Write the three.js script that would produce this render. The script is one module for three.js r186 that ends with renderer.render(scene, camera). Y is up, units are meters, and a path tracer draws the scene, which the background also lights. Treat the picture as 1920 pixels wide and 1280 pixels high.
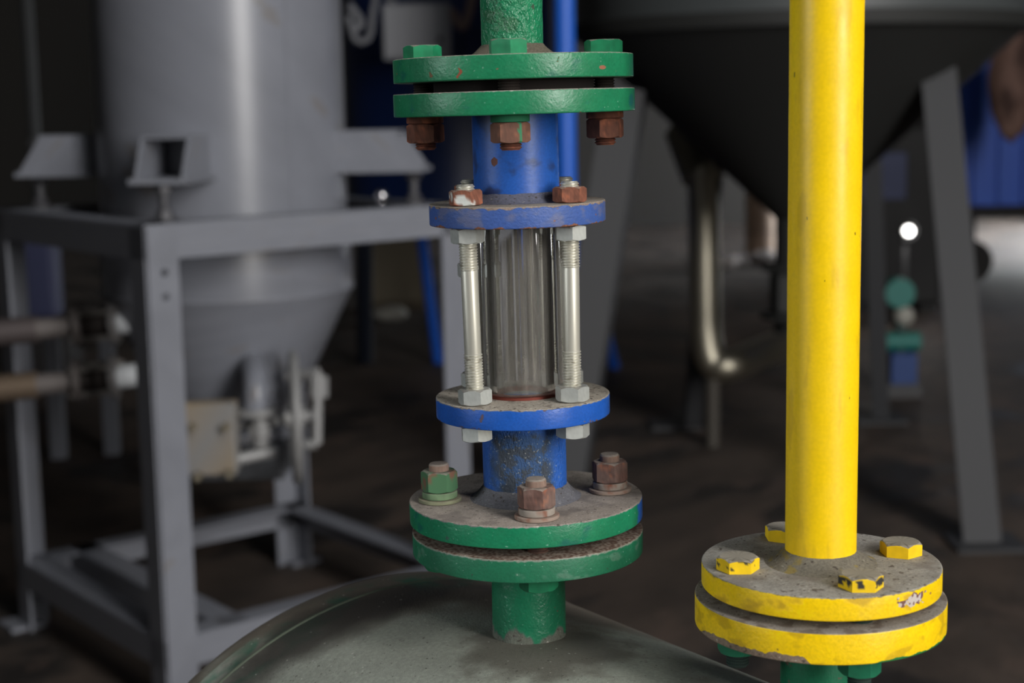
import * as THREE from 'three';
import { mergeGeometries, toCreasedNormals, mergeVertices } from 'three/addons/utils/BufferGeometryUtils.js';
import { RoundedBoxGeometry } from 'three/addons/geometries/RoundedBoxGeometry.js';
import { ImprovedNoise } from 'three/addons/math/ImprovedNoise.js';
import { RectAreaLightUniformsLib } from 'three/addons/lights/RectAreaLightUniformsLib.js';

// ------------------------------------------------------------------ camera, sky, light, exposure
const scene = new THREE.Scene();
const FPX = 2950, EYE = 1.4, PITCH = Math.atan((640 - 195) / FPX), ROLL = 1.03 * Math.PI / 180;
const camera = new THREE.PerspectiveCamera(2 * Math.atan(640 / FPX) * 180 / Math.PI, 1.5, 0.02, 100);
const eye = new THREE.Vector3(0, EYE, 0);
const fwd = new THREE.Vector3(0, -Math.sin(PITCH), -Math.cos(PITCH));
const up0 = new THREE.Vector3(0, Math.cos(PITCH), -Math.sin(PITCH));
const camRight = new THREE.Vector3(1, 0, 0).multiplyScalar(Math.cos(ROLL)).addScaledVector(up0, -Math.sin(ROLL));
const camUp = up0.clone().multiplyScalar(Math.cos(ROLL)).addScaledVector(new THREE.Vector3(1, 0, 0), Math.sin(ROLL));
camera.position.copy(eye); camera.up.copy(camUp); camera.lookAt(eye.clone().add(fwd));
camera.updateMatrixWorld(); camera.updateProjectionMatrix();
camera.focus = 0.965; camera.userData.fStop = 7.0;
const renderer = new THREE.WebGLRenderer({ antialias: true });
renderer.toneMapping = THREE.LinearToneMapping;
renderer.toneMappingExposure = 1.08;
renderer.shadowMap.enabled = true;
scene.background = new THREE.Color(0.75, 0.85, 1.0);
RectAreaLightUniformsLib.init();
const DAY = new THREE.Color(1.0, 0.97, 0.94), DAYCOOL = new THREE.Color(0.9, 0.96, 1.0);
function areaLight(name, color, intensity, w, h, pos, target) {
  const l = new THREE.RectAreaLight(color, intensity, w, h);
  l.name = name; l.position.set(...pos); l.lookAt(...target); scene.add(l); return l;
}
// daylight of the tall window behind and to the right of the camera, of the rooflight, and of the far gate
const WIN = { x0: 2.9, x1: 4.7, y0: 1.2, y1: 5.8, z: 3.2 };
const WIN2 = { z0: 0.4, z1: 2.8, y0: 1.2, y1: 4.8, x: -6.0 };
const ROOF = { x0: 1.0, x1: 3.6, z0: -0.4, z1: 2.6, y: 6.4 };
const GATE = { z0: -17.4, z1: -13.4, y0: 0.05, y1: 2.4, x: 6.2 };
areaLight('window_daylight', DAY, 20, WIN.x1 - WIN.x0, WIN.y1 - WIN.y0, [(WIN.x0 + WIN.x1) / 2, (WIN.y0 + WIN.y1) / 2, WIN.z - 0.03], [(WIN.x0 + WIN.x1) / 2, (WIN.y0 + WIN.y1) / 2, 0]);
areaLight('side_window_daylight', DAYCOOL, 4.5, WIN2.z1 - WIN2.z0, WIN2.y1 - WIN2.y0, [WIN2.x + 0.03, (WIN2.y0 + WIN2.y1) / 2, (WIN2.z0 + WIN2.z1) / 2], [0, (WIN2.y0 + WIN2.y1) / 2, (WIN2.z0 + WIN2.z1) / 2]);
areaLight('rooflight_daylight', DAYCOOL, 2.5, ROOF.x1 - ROOF.x0, ROOF.z1 - ROOF.z0, [(ROOF.x0 + ROOF.x1) / 2, ROOF.y - 0.03, (ROOF.z0 + ROOF.z1) / 2], [(ROOF.x0 + ROOF.x1) / 2, 0, (ROOF.z0 + ROOF.z1) / 2 - 0.001]);
areaLight('gate_daylight', DAYCOOL, 15, GATE.z1 - GATE.z0, GATE.y1 - GATE.y0, [GATE.x - 0.03, (GATE.y0 + GATE.y1) / 2, (GATE.z0 + GATE.z1) / 2], [0, (GATE.y0 + GATE.y1) / 2, (GATE.z0 + GATE.z1) / 2]);

// ------------------------------------------------------------------ helpers
const V = (x, y, z) => new THREE.Vector3(x, y, z);
function ray(px, py) { return fwd.clone().addScaledVector(camRight, (px - 960) / FPX).addScaledVector(camUp, -(py - 640) / FPX); }
const atDepth = (px, py, d) => eye.clone().addScaledVector(ray(px, py), d);
const atZ = (px, py, z) => { const r = ray(px, py); return eye.clone().addScaledVector(r, z / r.z); };
const atY = (px, py, y) => { const r = ray(px, py); return eye.clone().addScaledVector(r, (y - EYE) / r.y); };
const noise = new ImprovedNoise();
const n3 = (x, y, z) => noise.noise(x + 31.7, y + 17.3, z + 53.1);
function fbm(x, y, z, o = 3) { let s = 0, a = 0.5; for (let i = 0; i < o; i++) { s += a * n3(x, y, z); x *= 2.03; y *= 2.03; z *= 2.03; a *= 0.5; } return s; }
const clamp = (x, a = 0, b = 1) => Math.min(b, Math.max(a, x));
const sm = (a, b, x) => { const t = clamp((x - a) / (b - a)); return t * t * (3 - 2 * t); };
const mix = (a, b, t) => [a[0] + (b[0] - a[0]) * t, a[1] + (b[1] - a[1]) * t, a[2] + (b[2] - a[2]) * t];
const mul = (a, k) => [a[0] * k, a[1] * k, a[2] * k];
let seed = 7;
const rnd = () => { seed = (seed + 0x6d2b79f5) | 0; let t = Math.imul(seed ^ (seed >>> 15), 1 | seed); t = (t + Math.imul(t ^ (t >>> 7), 61 | t)) ^ t; return ((t ^ (t >>> 14)) >>> 0) / 4294967296; };
const lin = (c) => { c /= 255; return c <= 0.04045 ? c / 12.92 : Math.pow((c + 0.055) / 1.055, 2.4); };
const rgb = (c) => new THREE.Color().setRGB(lin(c[0]), lin(c[1]), lin(c[2]));
const std = (c, rough = 0.6, metal = 0, extra = {}) => new THREE.MeshStandardMaterial({ color: rgb(c), roughness: rough, metalness: metal, ...extra });

// a tiling bump of even noise; kind 0 fine grain (dust, rust), kind 1 lumpy brushed paint
function tile(kind, S = 512) {
  const d = new Uint8Array(S * S * 4);
  const grids = [];
  const octs = kind ? [[16, 1], [40, 0.7], [96, 0.35]] : [[64, 0.5], [128, 0.8], [256, 1]];
  for (const [n, a] of octs) { const g = new Float32Array(n * n); for (let i = 0; i < n * n; i++) g[i] = rnd(); grids.push([n, a, g]); }
  for (let y = 0; y < S; y++) for (let x = 0; x < S; x++) {
    let s = 0, w = 0;
    for (const [n, a, g] of grids) {
      const fx = x / S * n, fy = y / S * n, ix = Math.floor(fx), iy = Math.floor(fy), tx = fx - ix, ty = fy - iy, ux = tx * tx * (3 - 2 * tx), uy = ty * ty * (3 - 2 * ty);
      const q = (i, j) => g[((iy + j) % n) * n + (ix + i) % n];
      s += a * ((q(0, 0) * (1 - ux) + q(1, 0) * ux) * (1 - uy) + (q(0, 1) * (1 - ux) + q(1, 1) * ux) * uy); w += a;
    }
    const v = clamp(s / w) * 255, i = (y * S + x) * 4; d[i] = d[i + 1] = d[i + 2] = v; d[i + 3] = 255;
  }
  const t = new THREE.DataTexture(d, S, S); t.wrapS = t.wrapT = THREE.RepeatWrapping; t.magFilter = THREE.LinearFilter; t.needsUpdate = true; return t;
}
const grainTile = tile(0), lumpTile = tile(1);
const rep = (t, u, v) => { const c = t.clone(); c.repeat.set(u, v); c.needsUpdate = true; return c; };

// colour and roughness maps computed texel by texel: fn(u, v) -> [r, g, b (sRGB 0..255), roughness]
function paintMaps(W, H, fn) {
  const a = new Uint8Array(W * H * 4), b = new Uint8Array(W * H * 4);
  for (let j = 0; j < H; j++) for (let i = 0; i < W; i++) {
    const [r, g, bl, ro] = fn((i + 0.5) / W, (j + 0.5) / H), k = (j * W + i) * 4;
    a[k] = clamp(r, 0, 255); a[k + 1] = clamp(g, 0, 255); a[k + 2] = clamp(bl, 0, 255); a[k + 3] = 255;
    b[k] = b[k + 1] = b[k + 2] = clamp(ro) * 255; b[k + 3] = 255;
  }
  const mk = (d) => { const t = new THREE.DataTexture(d, W, H); t.magFilter = THREE.LinearFilter; t.wrapS = THREE.RepeatWrapping; t.wrapT = THREE.RepeatWrapping; t.needsUpdate = true; return t; };
  const map = mk(a); map.colorSpace = THREE.SRGBColorSpace;
  return { map, roughnessMap: mk(b) };
}

// a turned body: profile of [r, y] points, walked so that the outside lies to the left; theta 0 faces +z, u runs once round, v along the profile
function bevel(pts, rad, closed) {
  const out = [], n = pts.length;
  for (let i = 0; i < n; i++) {
    if (!closed && (i === 0 || i === n - 1)) { out.push(pts[i]); continue; }
    const p = pts[i], a = pts[(i + n - 1) % n], b = pts[(i + 1) % n];
    const la = Math.hypot(a[0] - p[0], a[1] - p[1]), lb = Math.hypot(b[0] - p[0], b[1] - p[1]), k = Math.min(rad, la * 0.4, lb * 0.4);
    const A = [p[0] + (a[0] - p[0]) / la * k, p[1] + (a[1] - p[1]) / la * k], B = [p[0] + (b[0] - p[0]) / lb * k, p[1] + (b[1] - p[1]) / lb * k];
    for (let t = 0; t <= 3; t++) { const s = t / 3; out.push([(1 - s) * (1 - s) * A[0] + 2 * s * (1 - s) * p[0] + s * s * B[0], (1 - s) * (1 - s) * A[1] + 2 * s * (1 - s) * p[1] + s * s * B[1]]); }
  }
  if (closed) out.push(out[0]);
  return out;
}
const wRim = (nr, ny, p) => nr > 0.5 ? 2.5 : ny < -0.5 || nr < -0.5 ? 0.15 : 1;
function revolve(prof, seg = 96, wobble = null, weight = null) {
  const m = prof.length - 1, nrm = [], len = [0];
  for (let i = 0; i < m; i++) { const dr = prof[i + 1][0] - prof[i][0], dy = prof[i + 1][1] - prof[i][1], l = Math.hypot(dr, dy) || 1e-9; nrm.push([-dy / l, dr / l]); len.push(len[i] + l * (weight ? weight(-dy / l, dr / l, prof[i]) : 1)); }
  const closed = Math.hypot(prof[0][0] - prof[m][0], prof[0][1] - prof[m][1]) < 1e-9;
  const join = (i, j) => { const a = nrm[i], b = nrm[j]; if (a[0] * b[0] + a[1] * b[1] < 0.72) return a; const x = a[0] + b[0], y = a[1] + b[1], l = Math.hypot(x, y); return [x / l, y / l]; };
  const P = [], N = [], UV = [], I = [];
  for (let i = 0; i < m; i++) {
    const na = i > 0 ? join(i, i - 1) : closed ? join(i, m - 1) : nrm[i], nb = i < m - 1 ? join(i, i + 1) : closed ? join(i, 0) : nrm[i];
    const base = P.length / 3;
    for (let j = 0; j <= seg; j++) {
      const th = (j / seg - 0.5) * 2 * Math.PI, s = Math.sin(th), c = Math.cos(th);
      for (const [q, nn, l] of [[prof[i], na, len[i]], [prof[i + 1], nb, len[i + 1]]]) {
        const w = wobble ? wobble(th, q[0], q[1]) : 0;
        P.push((q[0] + w) * s, q[1], (q[0] + w) * c); N.push(nn[0] * s, nn[1], nn[0] * c); UV.push(j / seg, l / len[m]);
      }
    }
    for (let j = 0; j < seg; j++) { const a = base + j * 2; I.push(a, a + 1, a + 3, a, a + 3, a + 2); }
  }
  const g = new THREE.BufferGeometry();
  g.setAttribute('position', new THREE.Float32BufferAttribute(P, 3)); g.setAttribute('normal', new THREE.Float32BufferAttribute(N, 3)); g.setAttribute('uv', new THREE.Float32BufferAttribute(UV, 2)); g.setIndex(I);
  g.userData.walk = { prof, len, nrm };
  return g;
}
// maps for a turned body: fn(theta, r, y, ny, x, z) -> colour and roughness
function turnedMaps(g, W, H, fn) {
  const { prof, len, nrm } = g.userData.walk, T = len[len.length - 1];
  let k = 0, lastv = -1;
  return paintMaps(W, H, (u, v) => {
    if (v !== lastv) { k = 0; while (k < nrm.length - 1 && len[k + 1] < v * T) k++; lastv = v; }
    const t = (v * T - len[k]) / ((len[k + 1] - len[k]) || 1), r = prof[k][0] + (prof[k + 1][0] - prof[k][0]) * t, y = prof[k][1] + (prof[k + 1][1] - prof[k][1]) * t;
    const th = (u - 0.5) * 2 * Math.PI;
    return fn(th, r, y, nrm[k][1], r * Math.sin(th), r * Math.cos(th));
  });
}
const tint = (g, fn) => { // vertex colours from sRGB 0..255 values
  const p = g.attributes.position, q = g.attributes.normal, c = new Float32Array(p.count * 3);
  for (let i = 0; i < p.count; i++) { const k = fn(p.getX(i), p.getY(i), p.getZ(i), q.getY(i), q.getX(i), q.getZ(i)); c[i * 3] = lin(clamp(k[0], 0, 255)); c[i * 3 + 1] = lin(clamp(k[1], 0, 255)); c[i * 3 + 2] = lin(clamp(k[2], 0, 255)); }
  g.setAttribute('color', new THREE.BufferAttribute(c, 3)); return g;
};
const cyl = (r, h, seg = 32, y0 = 0) => revolve(bevel([[1e-5, y0 + h], [r, y0 + h], [r, y0], [1e-5, y0]], Math.min(r, h) * 0.08, false), seg);
const ring = (ri, ro, h, seg = 48, y0 = 0) => revolve(bevel([[ri, y0 + h], [ro, y0 + h], [ro, y0], [ri, y0]], Math.min(ro - ri, h) * 0.15, true), seg);
// a hexagonal nut or bolt head with the turned chamfer of its corners
function hex(af, h, { top = true, bottom = true, y0 = 0, rows = 5 } = {}) {
  const S = 72, P = [], I = [], rc = af / 2 * 1.0, hr = (th) => { const s = Math.PI / 3, a = ((th % s) + s) % s - s / 2; return af / 2 / Math.cos(a); };
  const rings = [];
  const cut = (r) => Math.max(0, r - rc) * 0.62;
  rings.push((th) => [1e-5, h]); rings.push((th) => [rc * 0.97, h]); rings.push((th) => top ? [Math.max(rc * 0.97, rc), h - 0.0002] : [hr(th) * 0.99, h]);
  for (let k = 0; k <= rows; k++) rings.push((th) => { const r = hr(th), a = h - 0.0003 - (top ? cut(r) : 0), b = 0.0003 + (bottom ? cut(r) : 0); return [r, a + (b - a) * k / rows]; });
  rings.push((th) => bottom ? [rc, 0.0002] : [hr(th) * 0.99, 0]); rings.push((th) => [1e-5, 0]);
  for (const f of rings) for (let j = 0; j <= S; j++) { const th = j / S * 2 * Math.PI, [r, y] = f(th); P.push(r * Math.sin(th), y + y0, r * Math.cos(th)); }
  for (let i = 0; i < rings.length - 1; i++) for (let j = 0; j < S; j++) { const a = i * (S + 1) + j, b = a + S + 1; I.push(a, b, b + 1, a, b + 1, a + 1); }
  const g = new THREE.BufferGeometry(); g.setAttribute('position', new THREE.Float32BufferAttribute(P, 3)); g.setIndex(I);
  return toCreasedNormals(g, 0.35);
}
function threaded(r, y0, y1, pitch = 0.00175, seg = 28, flatEnds = true) {
  const p = [[1e-5, y1], [r * 0.82, y1]], n = Math.max(1, Math.round((y1 - y0 - 0.0012) / pitch)), d = (y1 - y0 - 0.0012) / n;
  for (let i = 0; i < n; i++) { const t = y1 - 0.0006 - i * d; p.push([r * 0.86, t], [r, t - d * 0.35], [r, t - d * 0.6], [r * 0.86, t - d * 0.95]); }
  p.push([r * 0.82, y0], [1e-5, y0]);
  return revolve(p, seg);
}
const put = (g, x = 0, y = 0, z = 0, ry = 0) => { if (ry) g.rotateY(ry); return g.translate(x, y, z); };
const clean = (g) => { const q = g.index ? g.toNonIndexed() : g.clone(); for (const k of Object.keys(q.attributes)) if (!['position', 'normal', 'uv', 'color'].includes(k)) q.deleteAttribute(k); if (!q.attributes.uv) q.setAttribute('uv', new THREE.Float32BufferAttribute(new Float32Array(q.attributes.position.count * 2), 2)); q.userData = {}; return q; };
const merge = (list) => mergeGeometries(list.map(clean));
const boxAt = (w, h, d, x, y, z, rot = 0) => { const g = new THREE.BoxGeometry(w, h, d); if (rot) g.rotateY(rot); return g.translate(x, y, z); };
const rbox = (w, h, d, r, x = 0, y = 0, z = 0) => new RoundedBoxGeometry(w, h, d, 2, r).translate(x, y, z);
// a flat bar along a -> b whose width runs along dir
function bar(a, b, dir, w, t) {
  const ax = b.clone().sub(a), L = ax.length(); ax.normalize();
  const d = dir.clone().addScaledVector(ax, -dir.dot(ax)).normalize(), n = new THREE.Vector3().crossVectors(ax, d);
  const g = new THREE.BoxGeometry(w, L, t); const m = new THREE.Matrix4().makeBasis(d, ax, n.negate().clone().negate());
  g.applyMatrix4(new THREE.Matrix4().makeBasis(d, ax, new THREE.Vector3().crossVectors(d, ax)));
  const c = a.clone().add(b).multiplyScalar(0.5).addScaledVector(d, w / 2);
  return g.translate(c.x, c.y, c.z);
}
const angleBar = (a, b, d1, d2, w, t = 0.008) => merge([bar(a, b, d1, w, t), bar(a, b, d2, w, t)]);
const tubeOf = (pts, r, seg = 40, rs = 14, tension = 0.5) => new THREE.TubeGeometry(new THREE.CatmullRomCurve3(pts, false, 'catmullrom', tension), seg, r, rs, false);
const pipeOf = (a, b, r, seg = 24) => { const g = new THREE.CylinderGeometry(r, r, a.distanceTo(b), seg); g.applyQuaternion(new THREE.Quaternion().setFromUnitVectors(V(0, 1, 0), b.clone().sub(a).normalize())); const c = a.clone().add(b).multiplyScalar(0.5); return g.translate(c.x, c.y, c.z); };

const used = new Map();
function numbered(name) { const k = used.get(name) || 0; used.set(name, k + 1); return k ? name + '_' + String(k).padStart(3, '0') : name; }
function thing(name, label, category, [x, y, z] = [0, 0, 0], group) {
  const o = new THREE.Group(); o.name = numbered(name); o.position.set(x, y, z); o.userData = { label, category }; if (group) o.userData.group = group; scene.add(o); return o;
}
function part(name, g, m, parent, label) {
  const o = new THREE.Mesh(g, m); o.name = name; o.castShadow = o.receiveShadow = true; parent.add(o); if (label) o.userData.label = label; return o;
}
function struct(name, g, m, label) { const o = new THREE.Mesh(g, m); o.name = name; o.castShadow = o.receiveShadow = true; o.userData = { kind: 'structure', label, category: name.split('_')[0] }; scene.add(o); return o; }
const fromBase = (o, g) => g.translate(-o.position.x, -o.position.y, -o.position.z); // world-space geometry into a thing's own axes

// ------------------------------------------------------------------ colours of things (sRGB albedo)
const DUST = [150, 143, 134], RUST = [126, 78, 60], GREEN = [32, 124, 84], BLUE = [36, 92, 178], YELLOW = [250, 208, 8], ZINC = [196, 198, 192];
const grit = (x, y, z) => 1 + 0.16 * fbm(x * 90, y * 90, z * 90, 3) + 0.16 * n3(x * 900, y * 900, z * 900) + 0.1 * n3(x * 2300, y * 2300, z * 2300);
function dustAt(x, y, z, c = DUST) {
  let k = mul(c, grit(x, y, z));
  const s = n3(x * 420 + 9, y * 420, z * 420); if (s > 0.52) k = mix(k, [70, 62, 55], 0.75); else if (s < -0.6) k = mix(k, [205, 200, 190], 0.6);
  return k;
}
function paintAt(base, x, y, z, { chip = 0.42, chipColor = RUST, speck = 0.64, under = null, vary = 0.14 } = {}) {
  let k = mul(base, 1 + vary * fbm(x * 45, y * 45, z * 45, 3) + 0.07 * n3(x * 700, y * 700, z * 700));
  if (under) { const t = sm(0.16, 0.34, fbm(x * 38 + 5, y * 60, z * 38, 3)); k = mix(k, under, t * 0.65); }
  const c = fbm(x * 150 + 3, y * 190, z * 150 + 8, 3); let ro = 0.36 + 0.1 * n3(x * 120, y * 120, z * 120);
  if (c > chip) { k = mix(k, chipColor, sm(chip, chip + 0.05, c) * 0.85); ro = 0.8; }
  const s = n3(x * 640, y * 640, z * 640 + 4); if (s > speck) { k = mix(k, [190, 196, 188], 0.5); }
  return [...k, ro];
}

// ------------------------------------------------------------------ the hall
const floorMaps = paintMaps(1024, 1024, (u, v) => {
  const x = u * 18, z = v * 18; let k = [72, 62, 55];
  const per = (s, o) => { // tiles: noise on a torus
    const a = u * 2 * Math.PI, b = v * 2 * Math.PI, R = s / 6.283; return fbm(Math.cos(a) * R + o, Math.sin(a) * R + Math.cos(b) * R, Math.sin(b) * R + o, 4);
  };
  k = mul(k, 1 + 0.5 * per(26, 1)); const st = per(14, 7); if (st > 0.08) k = mix(k, [46, 42, 40], sm(0.08, 0.25, st)); const d = per(40, 3); k = mix(k, [96, 80, 71], sm(0.12, 0.3, d) * 0.6);
  return [...k, 0.75 - 0.25 * sm(0.1, 0.3, st)];
});
const floorMat = new THREE.MeshStandardMaterial({ ...floorMaps, bumpMap: rep(grainTile, 6, 6), bumpScale: 0.003 });
for (const t of [floorMaps.map, floorMaps.roughnessMap]) t.repeat.set(2, 3);
struct('floor', boxAt(12.6, 0.2, 21.6, 0.1, -0.1, -7.4), floorMat, 'dark stained concrete factory floor');
const darkWall = std([48, 45, 41], 0.9);
function holedPanel(w, h, holes, t) { const s = new THREE.Shape([new THREE.Vector2(0, 0), new THREE.Vector2(w, 0), new THREE.Vector2(w, h), new THREE.Vector2(0, h)]); for (const [x0, y0, x1, y1] of holes) s.holes.push(new THREE.Path([new THREE.Vector2(x0, y0), new THREE.Vector2(x0, y1), new THREE.Vector2(x1, y1), new THREE.Vector2(x1, y0)])); return new THREE.ExtrudeGeometry(s, { depth: t, bevelEnabled: false }); }
struct('wall_left', holedPanel(21.6, 6.6, [[-WIN2.z1 + 3.4, WIN2.y0 + 0.1, -WIN2.z0 + 3.4, WIN2.y1 + 0.1]], 0.2).rotateY(Math.PI / 2).translate(-6.2, -0.1, 3.4), darkWall, 'dark factory wall beyond the pipes');
struct('wall_back', boxAt(12.6, 6.6, 0.2, 0.1, 3.2, -18.1), darkWall, 'dark far wall of the factory hall');
struct('wall_front', holedPanel(12.6, 6.6, [[WIN.x0 + 6.2, WIN.y0 + 0.1, WIN.x1 + 6.2, WIN.y1 + 0.1]], 0.2).translate(-6.2, -0.1, 3.2), darkWall, 'factory wall with one tall window');
struct('wall_right', holedPanel(21.6, 6.6, [[-GATE.z1 + 3.4, GATE.y0 + 0.1, -GATE.z0 + 3.4, GATE.y1 + 0.1]], 0.2).rotateY(Math.PI / 2).translate(6.2, -0.1, 3.4), darkWall, 'factory wall with a wide lit gate');
struct('ceiling', holedPanel(12.6, 21.6, [[ROOF.x0 + 6.2, -ROOF.z1 + 3.4, ROOF.x1 + 6.2, -ROOF.z0 + 3.4]], 0.2).rotateX(-Math.PI / 2).translate(-6.2, 6.4, 3.4), darkWall, 'dark factory ceiling with a rooflight');
const frameMat = std([70, 74, 78], 0.5, 0.4);
const paneMat = new THREE.MeshStandardMaterial({ color: 0x888888, roughness: 0.4, emissive: DAY.clone(), emissiveIntensity: 0.8 });
function glazed(name, w, h, nx, ny, place, label) {
  const o = new THREE.Group(); o.name = name; o.userData = { kind: 'structure', label, category: 'window' }; scene.add(o); place(o);
  for (let i = 0; i < nx; i++) for (let j = 0; j < ny; j++) part('pane', boxAt(w / nx - 0.04, h / ny - 0.04, 0.012, -w / 2 + (i + 0.5) * w / nx, -h / 2 + (j + 0.5) * h / ny, 0), paneMat, o);
  const f = []; for (let i = 0; i <= nx; i++) f.push(boxAt(0.05, h, 0.05, -w / 2 + i * w / nx, 0, 0)); for (let j = 0; j <= ny; j++) f.push(boxAt(w, 0.05, 0.05, 0, -h / 2 + j * h / ny, 0));
  part('frame', merge(f), frameMat, o); return o;
}
glazed('window_1', WIN.x1 - WIN.x0, WIN.y1 - WIN.y0, 3, 6, (o) => o.position.set((WIN.x0 + WIN.x1) / 2, (WIN.y0 + WIN.y1) / 2, 3.3), 'tall daylit factory window with steel bars');
glazed('window_4', WIN2.z1 - WIN2.z0, WIN2.y1 - WIN2.y0, 3, 5, (o) => { o.position.set(-6.1, (WIN2.y0 + WIN2.y1) / 2, (WIN2.z0 + WIN2.z1) / 2); o.rotation.y = Math.PI / 2; }, 'daylit side window with steel bars in the left wall');
glazed('window_2', ROOF.x1 - ROOF.x0, ROOF.z1 - ROOF.z0, 3, 4, (o) => { o.position.set((ROOF.x0 + ROOF.x1) / 2, 6.5, (ROOF.z0 + ROOF.z1) / 2); o.rotation.x = Math.PI / 2; }, 'daylit rooflight in the ceiling');
glazed('window_3', GATE.z1 - GATE.z0, GATE.y1 - GATE.y0, 5, 3, (o) => { o.position.set(6.3, (GATE.y0 + GATE.y1) / 2, (GATE.z0 + GATE.z1) / 2); o.rotation.y = Math.PI / 2; }, 'wide daylit gate of translucent panels');

// ------------------------------------------------------------------ the green horizontal tank
const TR = 0.273, TPHI = 0.583, TTILT = 0.02, TS0 = -0.165, TK = 0.42, NZ = V(0.008, 1.057, -0.992);
const tankAxis = V(Math.sin(TPHI) * Math.cos(TTILT), Math.sin(TTILT), Math.cos(TPHI) * Math.cos(TTILT)), tankSide = V(-Math.cos(TPHI), 0, Math.sin(TPHI)), tankUp = new THREE.Vector3().crossVectors(tankAxis, tankSide).normalize(); if (tankUp.y < 0) tankUp.negate();
const TA = V(NZ.x, NZ.y - Math.sqrt(TR * TR - 0.0001), NZ.z).addScaledVector(tankSide, 0.01);
const tank = thing('tank', 'dusty green horizontal steel tank with rounded end, two nozzles on its top', 'tank', [TA.x + tankAxis.x * 0.35, 0, TA.z + tankAxis.z * 0.35]);
const TS1 = 0.86;
function tankPoint(s, al, r = TR) { return TA.clone().addScaledVector(tankAxis, s).addScaledVector(tankSide, r * Math.sin(al)).addScaledVector(tankUp, r * Math.cos(al)); }
const YEL = V(0.1772, 1.047, -0.888);
function tankColor(p, s) {
  const { x, y, z } = p;
  let k = mul([150, 154, 143], 1 + 0.22 * fbm(x * 14, y * 14, z * 14, 4) + 0.09 * n3(x * 420, y * 420, z * 420) + 0.06 * n3(x * 1100, y * 1100, z * 1100)), ro = 0.72;
  const bp = fbm(x * 7 + 4, y * 7, z * 7 + 2, 4), brown = sm(-0.04, 0.16, bp + sm(-1.0, -1.1, z + 0.25 * bp) * 0.2 + (s < TS0 ? 0.1 : 0)); k = mix(k, [98, 89, 78], brown * 0.9);
  const edge = Math.abs(s - (TS0 + 0.025)) + 0.012 * fbm(x * 40, y * 40, z * 40, 3);                 // paint rubbed free along the seam
  const gr = fbm(x * 26 + 2, y * 26, z * 26, 4); if (edge < 0.03 && gr > -0.12) k = mix(k, [34, 100, 74], sm(-0.12, 0.16, gr) * sm(0.03, 0.008, edge) * 0.75);
  const ds = Math.hypot(s - (TS0 + 0.045), (z + 1.06) * 0.45) + 0.03 * fbm(x * 22, y * 22, z * 22, 4); if (ds < 0.05) k = mix(k, [46, 42, 38], sm(0.05, 0.012, ds) * 0.8);   // near-black patch by the seam
  const dn = Math.hypot(x - NZ.x - 0.012, z - NZ.z - 0.03) + 0.03 * fbm(x * 50, y * 50, z * 50, 4); if (dn < 0.07) k = mix(k, [74, 68, 60], sm(0.07, 0.035, dn) * 0.6);   // darker patch round the nozzle
  const sp = n3(x * 520, y * 520, z * 520); if (sp > 0.72) k = mix(k, [224, 222, 214], 0.8); else if (sp < -0.62) k = mix(k, [50, 46, 42], 0.7);
  return [...k, ro];
}
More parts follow.
